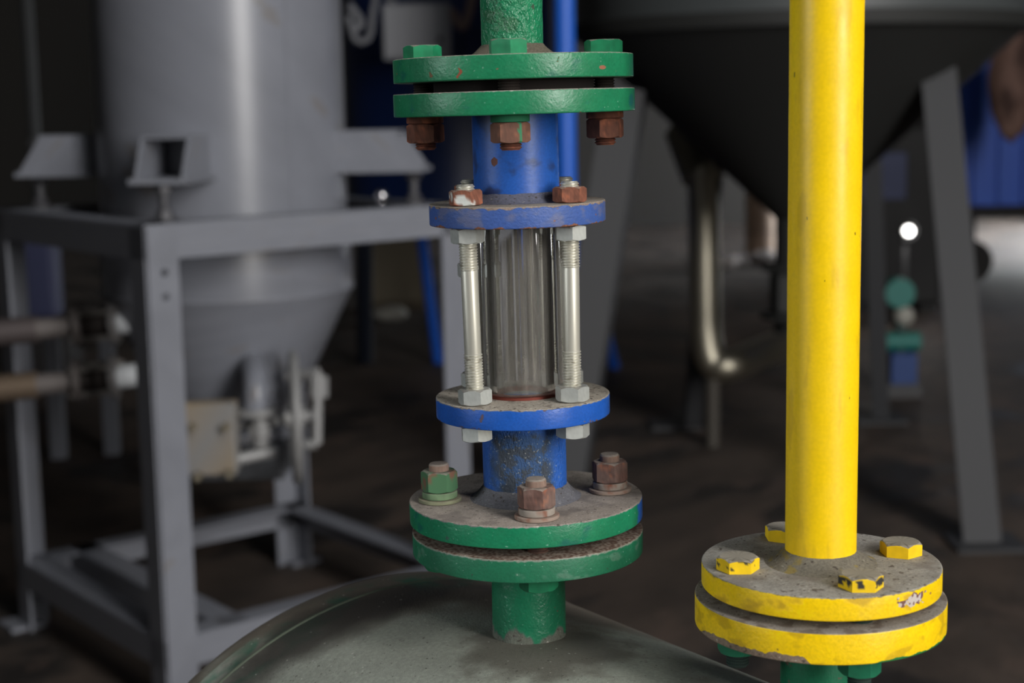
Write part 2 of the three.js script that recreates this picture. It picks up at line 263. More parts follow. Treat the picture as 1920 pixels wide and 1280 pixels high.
{
  const nS = 60, nA = 120, P = [], UV = [], I = [];
  for (let i = 0; i <= nS; i++) for (let j = 0; j <= nA; j++) { const s = TS0 + (TS1 - TS0) * i / nS, q = tankPoint(s, (j / nA - 0.5) * 2 * Math.PI); P.push(q.x, q.y, q.z); UV.push(i / nS, clamp((j / nA - 0.5) * 2 * Math.PI / 2.4 + 0.5)); }
  for (let i = 0; i < nS; i++) for (let j = 0; j < nA; j++) { const a = i * (nA + 1) + j, b = a + nA + 1; I.push(a, a + 1, b + 1, a, b + 1, b); }
  const g = new THREE.BufferGeometry(); g.setAttribute('position', new THREE.Float32BufferAttribute(P, 3)); g.setAttribute('uv', new THREE.Float32BufferAttribute(UV, 2)); g.setIndex(I); g.computeVertexNormals();
  const maps = paintMaps(1280, 768, (u, v) => { const al = (v - 0.5) * 2.4; const s = TS0 + (TS1 - TS0) * u; return tankColor(tankPoint(s, al), s); });
  part('shell', fromBase(tank, g), new THREE.MeshStandardMaterial({ ...maps, bumpMap: rep(grainTile, 10, 12), bumpScale: 0.0004, side: THREE.DoubleSide }), tank); for (const t of [maps.map, maps.roughnessMap]) t.wrapS = t.wrapT = THREE.ClampToEdgeWrapping;
  const head = (s0, dir, name) => {
    const nE = 30, P2 = [], UV2 = [], I2 = [];
    for (let i = 0; i <= nE; i++) for (let j = 0; j <= nA; j++) { const e = i / nE * Math.PI / 2, q = tankPoint(s0 + dir * TK * TR * Math.sin(e), (j / nA - 0.5) * 2 * Math.PI, Math.max(1e-4, TR * Math.cos(e))); P2.push(q.x, q.y, q.z); UV2.push(i / nE, clamp((j / nA - 0.5) * 2 * Math.PI / 3.2 + 0.5)); }
    for (let i = 0; i < nE; i++) for (let j = 0; j < nA; j++) { const a = i * (nA + 1) + j, b = a + nA + 1; if (dir < 0) I2.push(a, b, b + 1, a, b + 1, a + 1); else I2.push(a, a + 1, b + 1, a, b + 1, b); }
    const h = new THREE.BufferGeometry(); h.setAttribute('position', new THREE.Float32BufferAttribute(P2, 3)); h.setAttribute('uv', new THREE.Float32BufferAttribute(UV2, 2)); h.setIndex(I2); h.computeVertexNormals();
    const mp = dir < 0 ? paintMaps(256, 768, (u, v) => { const e = u * Math.PI / 2, al = (v - 0.5) * 3.2, s = s0 - TK * TR * Math.sin(e); return tankColor(tankPoint(s, al, TR * Math.cos(e)), s); }) : null;
    if (mp) for (const t of [mp.map, mp.roughnessMap]) t.wrapS = t.wrapT = THREE.ClampToEdgeWrapping;
    part(name, fromBase(tank, h), mp ? new THREE.MeshStandardMaterial({ ...mp, bumpMap: rep(grainTile, 3, 12), bumpScale: 0.0004, side: THREE.DoubleSide }) : std([110, 108, 98], 0.75, 0, { side: THREE.DoubleSide }), tank);
  };
  head(TS0, -1, 'dished_end'); head(TS1, 1, 'dished_end');
  // weld bead round the seam
  const pts = []; for (let j = 0; j < 96; j++) pts.push(tankPoint(TS0 + 0.02, j / 96 * 2 * Math.PI, TR - 0.0016));
  part('weld_seam', fromBase(tank, new THREE.TubeGeometry(new THREE.CatmullRomCurve3(pts, true), 192, 0.0024, 8, true)), std([84, 92, 78], 0.85), tank);
  for (const s of [0.0, 0.66]) { // saddles down to the floor
    const c = tankPoint(s, Math.PI, TR * 0.2); const q = new THREE.BoxGeometry(0.4, c.y - 0.12, 0.012); q.rotateY(TPHI); q.translate(c.x, (c.y - 0.12) / 2, c.z);
    part('saddle', fromBase(tank, q), std([40, 90, 66], 0.7), tank);
  }
}

// flange plate with painted rim
const flangeGeo = (R, bore, y0, y1) => revolve(bevel([[bore, y1], [R, y1], [R, y0], [bore, y0]], 0.0009, true), 160, null, wRim);
const painted = (g, W, H, fn, bump = lumpTile, ru = 14, rv = 1.5, bs = 0.00013) => new THREE.MeshStandardMaterial({ ...turnedMaps(g, W, H, fn), bumpMap: rep(bump, ru, rv), bumpScale: bs });
const weldGeo = (r, R, h, y0) => { const p = []; for (let i = 0; i <= 8; i++) { const t = i / 8; p.push([r + (R - r) * t, y0 + h * Math.pow(1 - t, 1.7)]); } return revolve(p, 72, (th, rr) => 0.0006 * n3(th * 4, rr * 200, 2)); };

const NH = 1.0593 - 0.01;
{ // green nozzle under the sight glass
  const base = V(0.0079, 0, -0.992), nz = new THREE.Group();
  const L = (g) => g.translate(base.x - tank.position.x, 0, base.z - tank.position.z);
  let g = revolve([[0.024, 1.115], [0.024, NH - 0.006]], 96);
  const m = painted(g, 512, 256, (th, r, y, ny, x, z) => { const k = paintAt([28, 114, 80], x, y, z, { chip: 0.46, under: [20, 84, 66] }); const e = y - 1.064 + 0.004 * Math.sin(th * 5) + 0.012 * fbm(x * 120, y * 60, z * 120, 2); return e < 0 ? [...mix(k, dustAt(x, y, z, [96, 100, 90]), sm(0, -0.003, e)), 0.85] : k; }, lumpTile, 3, 1.4, 0.0005);
  part('nozzle_pipe', L(g), m, tank, 'short green pipe stub on the tank top');
  g = weldGeo(0.024, 0.042, 0.012, NH - 0.006);
  part('weld_collar', L(g), painted(g, 256, 64, (th, r, y, ny, x, z) => [...dustAt(x, y, z, [104, 102, 92]), 0.9], grainTile, 10, 1, 0.0006), tank);
  g = flangeGeo(0.0746, 0.02, 1.1137, 1.1284);
  part('flange', L(g), painted(g, 1280, 256, (th, r, y, ny, x, z) => {
    if (ny > 0.5) return [...mix(dustAt(x, y, z, [138, 124, 112]), [84, 60, 48], sm(-0.25, 0.35, n3(x * 420, z * 420, 4) + 0.5 * n3(x * 130, z * 130, 2)) * 0.8), 0.95];
    const k = paintAt([28, 108, 76], x, y, z, { chip: 0.4, chipColor: [60, 66, 56] }); const e = y - 1.1272 + 0.0015 * fbm(x * 300, z * 300, 1, 2); return [...mix(k, dustAt(x, y, z), Math.max(sm(-0.0006, 0.0003, e) * 0.8, sm(0.1, 0.3, fbm(x * 60, y * 100, z * 60 + 3, 3)) * 0.35)), 0.5];
  }), tank, 'green bolted flange ring');
  // yellow-painted counter flange and its green stub
  const yb = V(YEL.x, 0, YEL.z), LY = (q) => q.translate(yb.x - tank.position.x, 0, yb.z - tank.position.z);
  g = revolve([[0.0222, 1.0975], [0.0222, 1.03]], 72);
  part('nozzle_pipe', LY(g), painted(g, 512, 128, (th, r, y, ny, x, z) => paintAt([28, 114, 80], x, y, z, { chip: 0.3, chipColor: [112, 84, 70] })), tank, 'dark green pipe stub under the yellow flange');
  g = flangeGeo(0.0724, 0.018, 1.0963, 1.1141);
  part('flange', LY(g), painted(g, 1280, 256, (th, r, y, ny, x, z) => {
    if (ny > 0.5) return [...mix(dustAt(x, y, z, [138, 132, 124]), [92, 80, 70], sm(0, 0.2, fbm(x * 90, z * 90, 1, 3)) * 0.6), 0.95];
    let k = paintAt(YELLOW, x, y, z, { chip: 0.5, chipColor: [120, 96, 30], speck: 0.8, vary: 0.08 });
    const d = fbm(x * 60, y * 90, z * 60, 3); if (d > 0.1) k = [...mix(k, [196, 158, 26], sm(0.1, 0.28, d) * 0.6), k[3]];
    const w = 0.0016 * fbm(x * 160, 3, z * 160, 3);
    const left = sm(-1.42, -1.2, th) * sm(-0.24, -0.32, th), h = 1.0963 + 0.0042 * left + w * 1.8 * left; if (left > 0.1 && y < h) k = [...dustAt(x, y, z, [134, 116, 100]), 0.9];
    const right = sm(0.2, 0.3, th) * sm(1.3, 1.1, th), h2 = 1.0963 + 0.0014 * right + w * 0.9; if (right > 0.1 && y < h2) k = [26, 116, 58, 0.45];
    if (ny < -0.5) k = Math.abs(th) < 0.3 ? k : [92, 84, 60, 0.7];
    return k;
  }), tank, 'yellow painted lower flange ring with chipped green edge');
}

// ------------------------------------------------------------------ bolts
const metalVC = new THREE.MeshStandardMaterial({ vertexColors: true, roughness: 0.5, metalness: 0.0, bumpMap: grainTile, bumpScale: 0.0 });
const roughVC = new THREE.MeshStandardMaterial({ vertexColors: true, roughness: 0.82, metalness: 0.0 });
const glossVC = new THREE.MeshStandardMaterial({ vertexColors: true, roughness: 0.4, metalness: 0.0 });
const zincVC = new THREE.MeshStandardMaterial({ vertexColors: true, roughness: 0.42, metalness: 0.55 });
const rustAt = (x, y, z, o = 0, c = RUST) => { const a = fbm(x * 220 + o, y * 220, z * 220, 3); return mix(mul(c, 1 + 0.5 * a + 0.2 * n3(x * 1500, y * 1500, z * 1500 + o)), [166, 96, 66], sm(0.14, 0.3, a) * 0.7); };
const dusty = (k, x, y, z, ny, a = 0.85) => ny > 0.8 ? mix(k, dustAt(x, y, z, [146, 138, 128]), a * sm(-0.3, 0.1, fbm(x * 160, y * 160, z * 160 + 5, 2))) : k;

// ------------------------------------------------------------------ sight glass: blue fitting with glass tube
const LEAN = 0.012, axisX = (h) => 0.0071 - LEAN * (h - 1.143), AZ = -0.992;
const SG0 = 1.1353, sight = thing('sight_glass', 'blue pipe sight glass with clear tube held by four zinc tie rods between flanges', 'sight glass', [axisX(SG0), SG0, AZ]);
sight.rotation.z = LEAN;
const Y = (h) => h - SG0;
{
  // gasket in the lower joint
  part('gasket', ring(0.022, 0.044, 0.0069, 48, Y(1.1284)), std([40, 34, 30], 0.9), sight, 'dark gasket between two flanges');
  // lower green and blue flange
  let g = flangeGeo(0.0752, 0.02, Y(1.1353), Y(1.1492));
  part('flange', g, painted(g, 1280, 256, (th, r, y, ny, x, z) => {
    if (ny > 0.5) { let d = dustAt(x, y, z, [152, 142, 132]); d = mix(d, [112, 104, 98], sm(0.02, 0.24, fbm(x * 50, z * 50, 8, 3)) * 0.6); return [...d, 0.96]; }
    const bl = sm(1.16, 1.24, th + 0.08 * fbm(x * 90, y * 200, z * 90, 2) - 0.02);
    let k = paintAt([28, 124, 86], x, y, z, { chip: 0.43, chipColor: [60, 90, 80], under: [22, 92, 90] });
    k = [...mix(k, paintAt(BLUE, x, y, z), bl), k[3]];
    const e = y - Y(1.1481) + 0.0016 * fbm(x * 220, z * 220, 1, 3); return e > 0 ? [...mix(k, dustAt(x, y, z, [130, 128, 124]), sm(0, 0.0006, e)), 0.8] : k;
  }), sight, 'green flange ring with thick dust on top');
  // lower blue pipe
  g = revolve([[0.0269, Y(1.2045)], [0.0269, Y(1.147)]], 96);
  part('pipe', g, painted(g, 768, 320, (th, r, y, ny, x, z) => {
    let k = paintAt(BLUE, x, y, z, { chip: 0.5, speck: 0.7 });
    const m = sm(0.95, 0.55, Math.abs(th + 0.05) + 0.5 * fbm(x * 60, y * 60, z * 60, 3)) * sm(Y(1.2005), Y(1.19), y + 0.01 * fbm(x * 80, y * 80, z * 80 + 2, 2)) * sm(Y(1.153), Y(1.158), y);
    const gr = fbm(x * 110, y * 110, z * 110, 4) + 0.25 * n3(x * 900, y * 900, z * 900);
    if (m > 0) { k = [...mix(k, mix([60, 84, 116], [72, 68, 60], sm(-0.12, 0.12, gr)), m * 0.8), 0.55 + 0.3 * m]; if (n3(x * 800, y * 800, z * 800) > 0.5) k = [...mix(k, [176, 176, 168], 0.6), 0.4]; }
    return k;
  }, lumpTile, 12, 2, 0.0009), sight, 'blue pipe with a dark grimy patch');
  g = weldGeo(0.0269, 0.037, 0.009, Y(1.1490));
  part('weld_collar', g, painted(g, 256, 64, (th, r, y, ny, x, z) => [...dustAt(x, y, z, [122, 122, 128]), 0.9], grainTile, 10, 1, 0.0006), sight);
  // lower blue clamp flange
  g = flangeGeo(0.0556, 0.014, Y(1.2035), Y(1.2165));
  part('clamp_flange', g, painted(g, 1024, 224, (th, r, y, ny, x, z) => {
    if (ny > 0.5) { let d = dustAt(x, y, z, [158, 150, 138]); const q = fbm(x * 120, z * 120, 3, 3); if (q > 0.25) d = mix(d, [96, 86, 78], 0.5); return [...d, 0.96]; }
    let k = paintAt([34, 90, 180], x, y, z, { chip: 0.36, chipColor: [104, 78, 84], speck: 0.85, vary: 0.08 });
    const e = y - Y(1.2155) + 0.0018 * fbm(x * 200, z * 200, 4, 3); if (e > 0) k = [...mix(k, dustAt(x, y, z, [128, 120, 116]), sm(0, 0.0006, e)), 0.85];
    if (y < Y(1.2047) && fbm(x * 260, y * 300, z * 260, 3) > 0.16) k = [96, 66, 58, 0.85];
    return k;
  }, lumpTile, 12, 2, 0.00008), sight, 'lower blue clamp flange');
  // upper blue clamp flange
  g = flangeGeo(0.0555, 0.014, Y(1.3262), Y(1.3395));
  part('clamp_flange', g, painted(g, 1024, 224, (th, r, y, ny, x, z) => {
    if (ny > 0.5) { let d = dustAt(x, y, z, [152, 142, 130]); return [...d, 0.96]; }
    let k = paintAt([62, 92, 160], x, y, z, { chip: 0.36, chipColor: [150, 86, 60], speck: 0.85, vary: 0.12 });
    k = [...mix(k, [104, 108, 142], sm(-0.02, 0.25, fbm(x * 70 + 3, y * 110, z * 70, 3)) * 0.75), 0.55];
    const e = y - Y(1.338) + 0.003 * fbm(x * 150, z * 150, 4, 3); if (e > 0) k = [...mix(k, dustAt(x, y, z, [140, 122, 110]), sm(0, 0.0008, e)), 0.9];
    { const e2 = y - Y(1.3268) - 0.004 * fbm(x * 130, 3, z * 130 + 3, 4); if (e2 < 0) k = [...mix(k, mul([124, 80, 62], 1 + 0.4 * n3(x * 700, y * 700, z * 700)), sm(0, -0.0006, e2)), 0.85]; }
    return k;
  }, lumpTile, 12, 2, 0.0002), sight, 'upper blue clamp flange with rusty edge');
  // upper blue pipe
  g = revolve([[0.0269, Y(1.396)], [0.0269, Y(1.337)]], 96);
  part('pipe', g, painted(g, 768, 320, (th, r, y, ny, x, z) => {
    let k = paintAt([36, 88, 172], x, y, z, { chip: 0.5, speck: 0.9, vary: 0.1 });
    const q = fbm(x * 34 + 9, y * 40, z * 34, 4); k = [...mix(k, [44, 50, 84], sm(0.08, 0.26, q) * 0.65), 0.42];
    const sp = Math.hypot((th + 0.52) * 0.027, y - Y(1.3655)) + 0.002 * fbm(x * 400, y * 400, z * 400, 2); if (sp < 0.0024) k = [96, 62, 56, 0.85];
    return k;
  }, lumpTile, 4, 2, 0.00006), sight, 'smooth blue pipe under the green flanges');
  g = weldGeo(0.0269, 0.0335, 0.0065, Y(1.3393));
  part('weld_collar', g, painted(g, 256, 64, (th, r, y, ny, x, z) => [...dustAt(x, y, z, [112, 114, 132]), 0.9], grainTile, 10, 1, 0.0005), sight);
  // upper joint: lower plate
  g = flangeGeo(0.0751, 0.02, Y(1.3939), Y(1.4079));
  part('flange', g, painted(g, 1280, 256, (th, r, y, ny, x, z) => {
    if (ny > 0.5) return [...dustAt(x, y, z), 0.95];
    let k = paintAt(GREEN, x, y, z, { chip: 0.47, under: [26, 92, 104] });
    const e = y - Y(1.4071) + 0.0012 * fbm(x * 300, z * 300, 2, 2); if (e > 0) k = [...mix(k, dustAt(x, y, z, [128, 136, 124]), sm(0, 0.0005, e)), 0.85];
    return k;
  }, lumpTile, 14, 1.5, 0.00014), sight, 'green flange ring above the blue pipe');
  part('gasket', ring(0.022, 0.05, 0.0064, 48, Y(1.4079)), std([34, 28, 25], 0.9), sight, 'dark gasket between two flanges');

  // clear glass tube, red gaskets at its ends
  const glass = new THREE.MeshPhysicalMaterial({ color: 0xffffff, roughness: 0.0, metalness: 0, transmission: 1, thickness: 0.01, ior: 1.5, attenuationColor: new THREE.Color(0.9, 0.96, 0.93), attenuationDistance: 0.12 });
  part('glass_tube', revolve([[0.0262, Y(1.3242)], [0.0262, Y(1.2185)], [0.0165, Y(1.2185)], [0.0165, Y(1.3242)], [0.0262, Y(1.3242)]], 128), glass, sight, 'clear thick glass tube');
  { // dirt film dried on the inside of the glass
    const fg = revolve([[0.0163, Y(1.2195)], [0.0163, Y(1.3235)]].reverse(), 96), W = 512, H = 512, d = new Uint8Array(W * H * 4);
    for (let j = 0; j < H; j++) for (let i = 0; i < W; i++) { const th = (i / W - 0.5) * 6.2832, x = Math.cos(th), z = Math.sin(th), y = 1 - j / H; // y = 0 at the bottom
      let a = 0.2 + 0.22 * fbm(x * 5, y * 2.2, z * 5, 4) + 0.1 * n3(x * 26, y * 60, z * 26); const low = fbm(x * 3, y * 6, z * 3 + 4, 3); if (y < 0.2 + 0.3 * low) a += 0.16; if (n3(x * 60, y * 170, z * 60) > 0.6) a += 0.3;
      const k = (j * W + i) * 4, v = clamp(a, 0.05, 0.7) * 255; d[k] = d[k + 1] = d[k + 2] = v; d[k + 3] = 255; }
    const al = new THREE.DataTexture(d, W, H); al.magFilter = THREE.LinearFilter; al.wrapS = THREE.RepeatWrapping; al.wrapT = THREE.ClampToEdgeWrapping; al.needsUpdate = true;
    const d2 = new Uint8Array(W * H * 4); for (let j = 0; j < H; j++) for (let i = 0; i < W; i++) { const th = (i / W - 0.5) * 6.2832, x = Math.cos(th), z = Math.sin(th), y = j / H, k = (j * W + i) * 4; const a = 0.13 + 0.16 * fbm(x * 7, y * 1.4, z * 7 + 9, 4) + 0.06 * n3(x * 40, y * 60, z * 40) + (n3(x * 50, y * 120, z * 50) > 0.62 ? 0.25 : 0); d2[k] = d2[k + 1] = d2[k + 2] = clamp(a, 0.03, 0.5) * 255; d2[k + 3] = 255; }
    const al2 = new THREE.DataTexture(d2, W, H); al2.magFilter = THREE.LinearFilter; al2.wrapS = THREE.RepeatWrapping; al2.wrapT = THREE.ClampToEdgeWrapping; al2.needsUpdate = true;
    part('dust_film', revolve([[0.0264, Y(1.3235)], [0.0264, Y(1.2195)]], 96), new THREE.MeshStandardMaterial({ color: rgb([186, 182, 172]), roughness: 1, alphaMap: al2, transparent: true, side: THREE.DoubleSide }), sight, 'thin dust film outside the glass');
    part('dirt_film', fg, new THREE.MeshStandardMaterial({ color: rgb([172, 168, 160]), roughness: 1, alphaMap: al, transparent: true, side: THREE.DoubleSide }), sight, 'thin grey dirt film inside the glass');
  }
  const red = std([118, 54, 42], 0.8);
  part('rubber_seal', ring(0.0142, 0.0254, 0.0026, 64, Y(1.2162)), red, sight, 'red rubber seal ring');
  part('rubber_seal', ring(0.0142, 0.0264, 0.0022, 64, Y(1.3241)), red, sight, 'red rubber seal ring');

  // tie rods
  const rodsAt = [[-43, -47, 0], [45, 48.5, 1], [136, 134, 2], [-137, -135, 3]];
  for (const [db, dt, i] of rodsAt) {
    const rb = 0.043, A = V(rb * Math.sin(db * Math.PI / 180), Y(1.1935), rb * Math.cos(db * Math.PI / 180)), B = V(rb * Math.sin(dt * Math.PI / 180), Y(1.3525), rb * Math.cos(dt * Math.PI / 180));
    const rod = new THREE.Group(); rod.name = 'tie_rod'; rod.position.copy(A); rod.quaternion.setFromUnitVectors(V(0, 1, 0), B.clone().sub(A).normalize()); sight.add(rod);
    const q = (h) => h - 1.1935, r = 0.0058;
    const zc = (x, y, z, ny) => { let k = mul([206, 204, 192], 1 + 0.12 * fbm(x * 200, y * 60, z * 200 + i, 3) + 0.08 * n3(x * 900, y * 300, z * 900)); if (n3(x * 300, y * 220, z * 300 + i * 3) > 0.42) k = mix(k, [120, 112, 96], 0.45); return k; };
    part('thread', tint(threaded(r, q(1.2), q(1.249)), zc), zincVC, rod); part('thread', tint(threaded(r, q(1.299), q(1.3525)), zc), zincVC, rod); part('thread', tint(threaded(r, q(1.1935), q(1.2005)), zc), zincVC, rod);
    part('shank', tint(cyl(0.0053, 0.052, 32, q(1.248)), zc), zincVC, rod);
    const nutC = (amt, o) => (x, y, z, ny, nx, nz) => { const t = fbm(x * 70 + o, y * 70, z * 70, 3) + amt; const k = mul([204, 208, 204], 1 + 0.06 * n3(x * 600, y * 600, z * 600)); return dusty(t > 0 ? mix(k, rustAt(x, y, z, o), sm(0, 0.05, t)) : k, x, y, z, ny, 0.6); };
    const nut = (h, amt, turn, af = 0.0182, t = 0.0096) => { const gg = tint(hex(af, t, { y0: 0 }), nutC(amt, i * 3.1 + h * 10)); const o = part('nut', gg, amt > 0.05 ? roughVC : zincVC, rod); o.position.y = q(h); o.rotation.y = turn; return o; };
    const T = [[0.3, 0.55, 0.35, 0.1], [0.55, 0.1, 0.3, 0.6], [0.1, 0.5, 0.2, 0.4], [0.2, 0.4, 0.6, 0.1]][i];
    nut(1.3397, [0.12, 0.5, 0.3, 0.2][i], T[0]); nut(1.3165, [-0.5, 0.02, -0.4, -0.3][i], T[1]); nut(1.2168, -0.6, T[2], 0.0186); nut(1.1938, [-0.6, -0.25, -0.5, -0.5][i], T[3]);
    if (i === 3) nut(1.2895, -0.7, 0.2, 0.0186, 0.009);
  }
  // bolts of the lower joint, nuts upward
  [6.5, 96.5, -173.5, -83.5].forEach((d, i) => {
    const b = new THREE.Group(); b.name = 'bolt'; b.position.set(0.0555 * Math.sin(d * Math.PI / 180), 0, 0.0555 * Math.cos(d * Math.PI / 180)); sight.add(b);
    const gr = i === 3;
    part('shank', tint(threaded(0.0064, Y(1.1045), Y(1.17)), (x, y, z, ny) => rustAt(x, y, z, i, [84, 60, 50])), roughVC, b);
    part('bolt_end', tint(revolve(bevel([[1e-5, Y(1.1742)], [0.0056, Y(1.1742)], [0.0064, Y(1.173)], [0.0064, Y(1.1695)]], 0.0003, false), 32), (x, y, z, ny) => mix(dustAt(x, y, z, [140, 130, 120]), rustAt(x, y, z, i), ny > 0.5 ? 0 : 0.35)), roughVC, b);
    part('nut', tint(hex(0.0205, 0.0132, { y0: Y(1.1563) }), (x, y, z, ny) => { const t = fbm(x * 90 + i, y * 90, z * 90, 3); let k = gr ? mix([70, 112, 78], [118, 84, 66], sm(0.1, 0.2, t)) : mix(rustAt(x, y, z, i, [104, 76, 68]), [128, 112, 104], sm(-0.2, 0.3, t) * 0.5); return dusty(k, x, y, z, ny); }), roughVC, b, gr ? 'dusty green painted nut' : 'rusty brown nut').rotation.y = [0.32, 0.2, 0, 0.45][i];
    const wc = (x, y, z, ny) => dusty(gr ? mul([104, 128, 96], 1 + 0.3 * fbm(x * 200, y * 200, z * 200, 2)) : mix([150, 141, 131], RUST, sm(0.05, 0.25, fbm(x * 160 + i, y * 160, z * 160, 3))), x, y, z, ny, 0.5);
    part('spring_washer', tint(ring(0.0066, 0.0113, 0.0042, 48, Y(1.1519)), wc), roughVC, b); part('flat_washer', tint(ring(0.0066, 0.0138, 0.0022, 48, Y(1.1495)), (x, y, z, ny) => mix(wc(x, y, z, ny), [150, 120, 104], 0.4)), roughVC, b);
    part('head', tint(hex(0.021, 0.009, { y0: Y(1.1043) }), (x, y, z) => mul([24, 104, 70], 1 + 0.2 * fbm(x * 200, y * 200, z * 200, 2))), glossVC, b).rotation.y = 0.5 + i;
  });
}

// ------------------------------------------------------------------ green pipe on top
const GP0 = 1.4143, gpipe = thing('flanged_pipe', 'green glossy painted pipe rising from a bolted round flange on the sight glass', 'pipe', [axisX(GP0), GP0, AZ]);
gpipe.rotation.z = LEAN;
{
  const G = (h) => h - GP0;
  let g = flangeGeo(0.0745, 0.018, G(1.4144), G(1.4288));
  part('flange', g, painted(g, 1280, 256, (th, r, y, ny, x, z) => {
    if (ny > 0.5) return [...dustAt(x, y, z, [146, 144, 130]), 0.95];
    let k = paintAt(GREEN, x, y, z, { chip: 0.4, chipColor: [132, 84, 60], under: [18, 96, 84] });
    const sp = Math.hypot((th + 0.44) * 0.0745 + 0.0012 * Math.sin(y * 900), (y - G(1.4186)) * 0.35); if (sp < 0.0011) k = [150, 82, 58, 0.85];
    const s2 = Math.hypot((th - 0.78) * 0.03, y - G(1.4198)); if (s2 < 0.0012) k = [150, 96, 72, 0.85];
    const e = y - G(1.4281) + 0.001 * fbm(x * 300, z * 300, 2, 2); if (e > 0) k = [...mix(k, dustAt(x, y, z, [128, 140, 124]), sm(0, 0.0005, e)), 0.85];
    return k;
  }, lumpTile, 14, 1.5, 0.00017), gpipe, 'upper green flange ring');
  { // fine rows of the visible length
    const p = []; const y1 = 1.1, y0 = G(1.427); p.push([0.0192, y1]); for (let i = 0; i <= 60; i++) p.push([0.0192, 0.12 - (0.12 - y0) * i / 60]);
    g = revolve(p, 96, (th, r, y) => 0.0004 * fbm(Math.cos(th) * 2.5, y * 110, Math.sin(th) * 2.5, 3), (a, b, q) => q[1] > 0.5 ? 0.02 : 1); g.computeVertexNormals();
  }
  part('pipe', g, painted(g, 512, 384, (th, r, y, ny, x, z) => paintAt([30, 122, 82], x, y, z, { chip: 0.34, chipColor: [60, 70, 54], under: [64, 104, 74], speck: 0.62 }), lumpTile, 3, 2.6, 0.0016), gpipe, 'green pipe with lumpy gloss paint');
  g = weldGeo(0.0192, 0.031, 0.008, G(1.4286));
  part('weld_collar', g, painted(g, 256, 64, (th, r, y, ny, x, z) => [...dustAt(x, y, z, [122, 114, 98]), 0.9], grainTile, 10, 1, 0.0006), gpipe);
  [-3, 87, 177, -93].forEach((d, i) => {
    const b = new THREE.Group(); b.name = 'bolt'; b.position.set(0.0562 * Math.sin(d * Math.PI / 180), 0, 0.0562 * Math.cos(d * Math.PI / 180)); gpipe.add(b);
    part('head', tint(hex(0.0208, 0.0088, { y0: G(1.4289), bottom: false }), (x, y, z, ny) => dusty(mul(GREEN, 1.05 + 0.3 * fbm(x * 160, y * 160, z * 160 + i, 3)), x, y, z, ny, 0.9)), glossVC, b, 'green painted bolt head').rotation.y = [0.12, 0.3, 0, 0.62][i];
    const rc = (x, y, z, ny) => rustAt(x, y, z, i * 2, [104, 60, 44]);
    part('shank', tint(threaded(0.0066, G(1.3731), G(1.4295)), (x, y, z, ny) => y > G(1.39) ? [46, 38, 33] : rc(x, y, z, ny)), roughVC, b);  // upper length darkened: shade of the joint gap put into its colour
    part('spring_washer', tint(ring(0.0067, 0.0116, 0.0042, 40, G(1.3896)), (x, y, z, ny) => i === 0 ? mul(GREEN, 0.85) : rc(x, y, z, ny)), roughVC, b);
    part('nut', tint(hex(0.0205, 0.0122, { y0: G(1.3773) }), (x, y, z, ny, nx, nz) => { let k = mix(rc(x, y, z, ny), [128, 104, 92], i === 0 ? 0.45 : 0.1); if (i === 0 && Math.abs(x + 0.001 + y * 0.05) < 0.0011 + 0.001 * n3(x * 500, y * 500, z * 500)) k = [60, 136, 98]; return k; }), roughVC, b, 'rusty brown nut').rotation.y = [0.52, 0.7, 0.2, 0.5][i];
  });
}

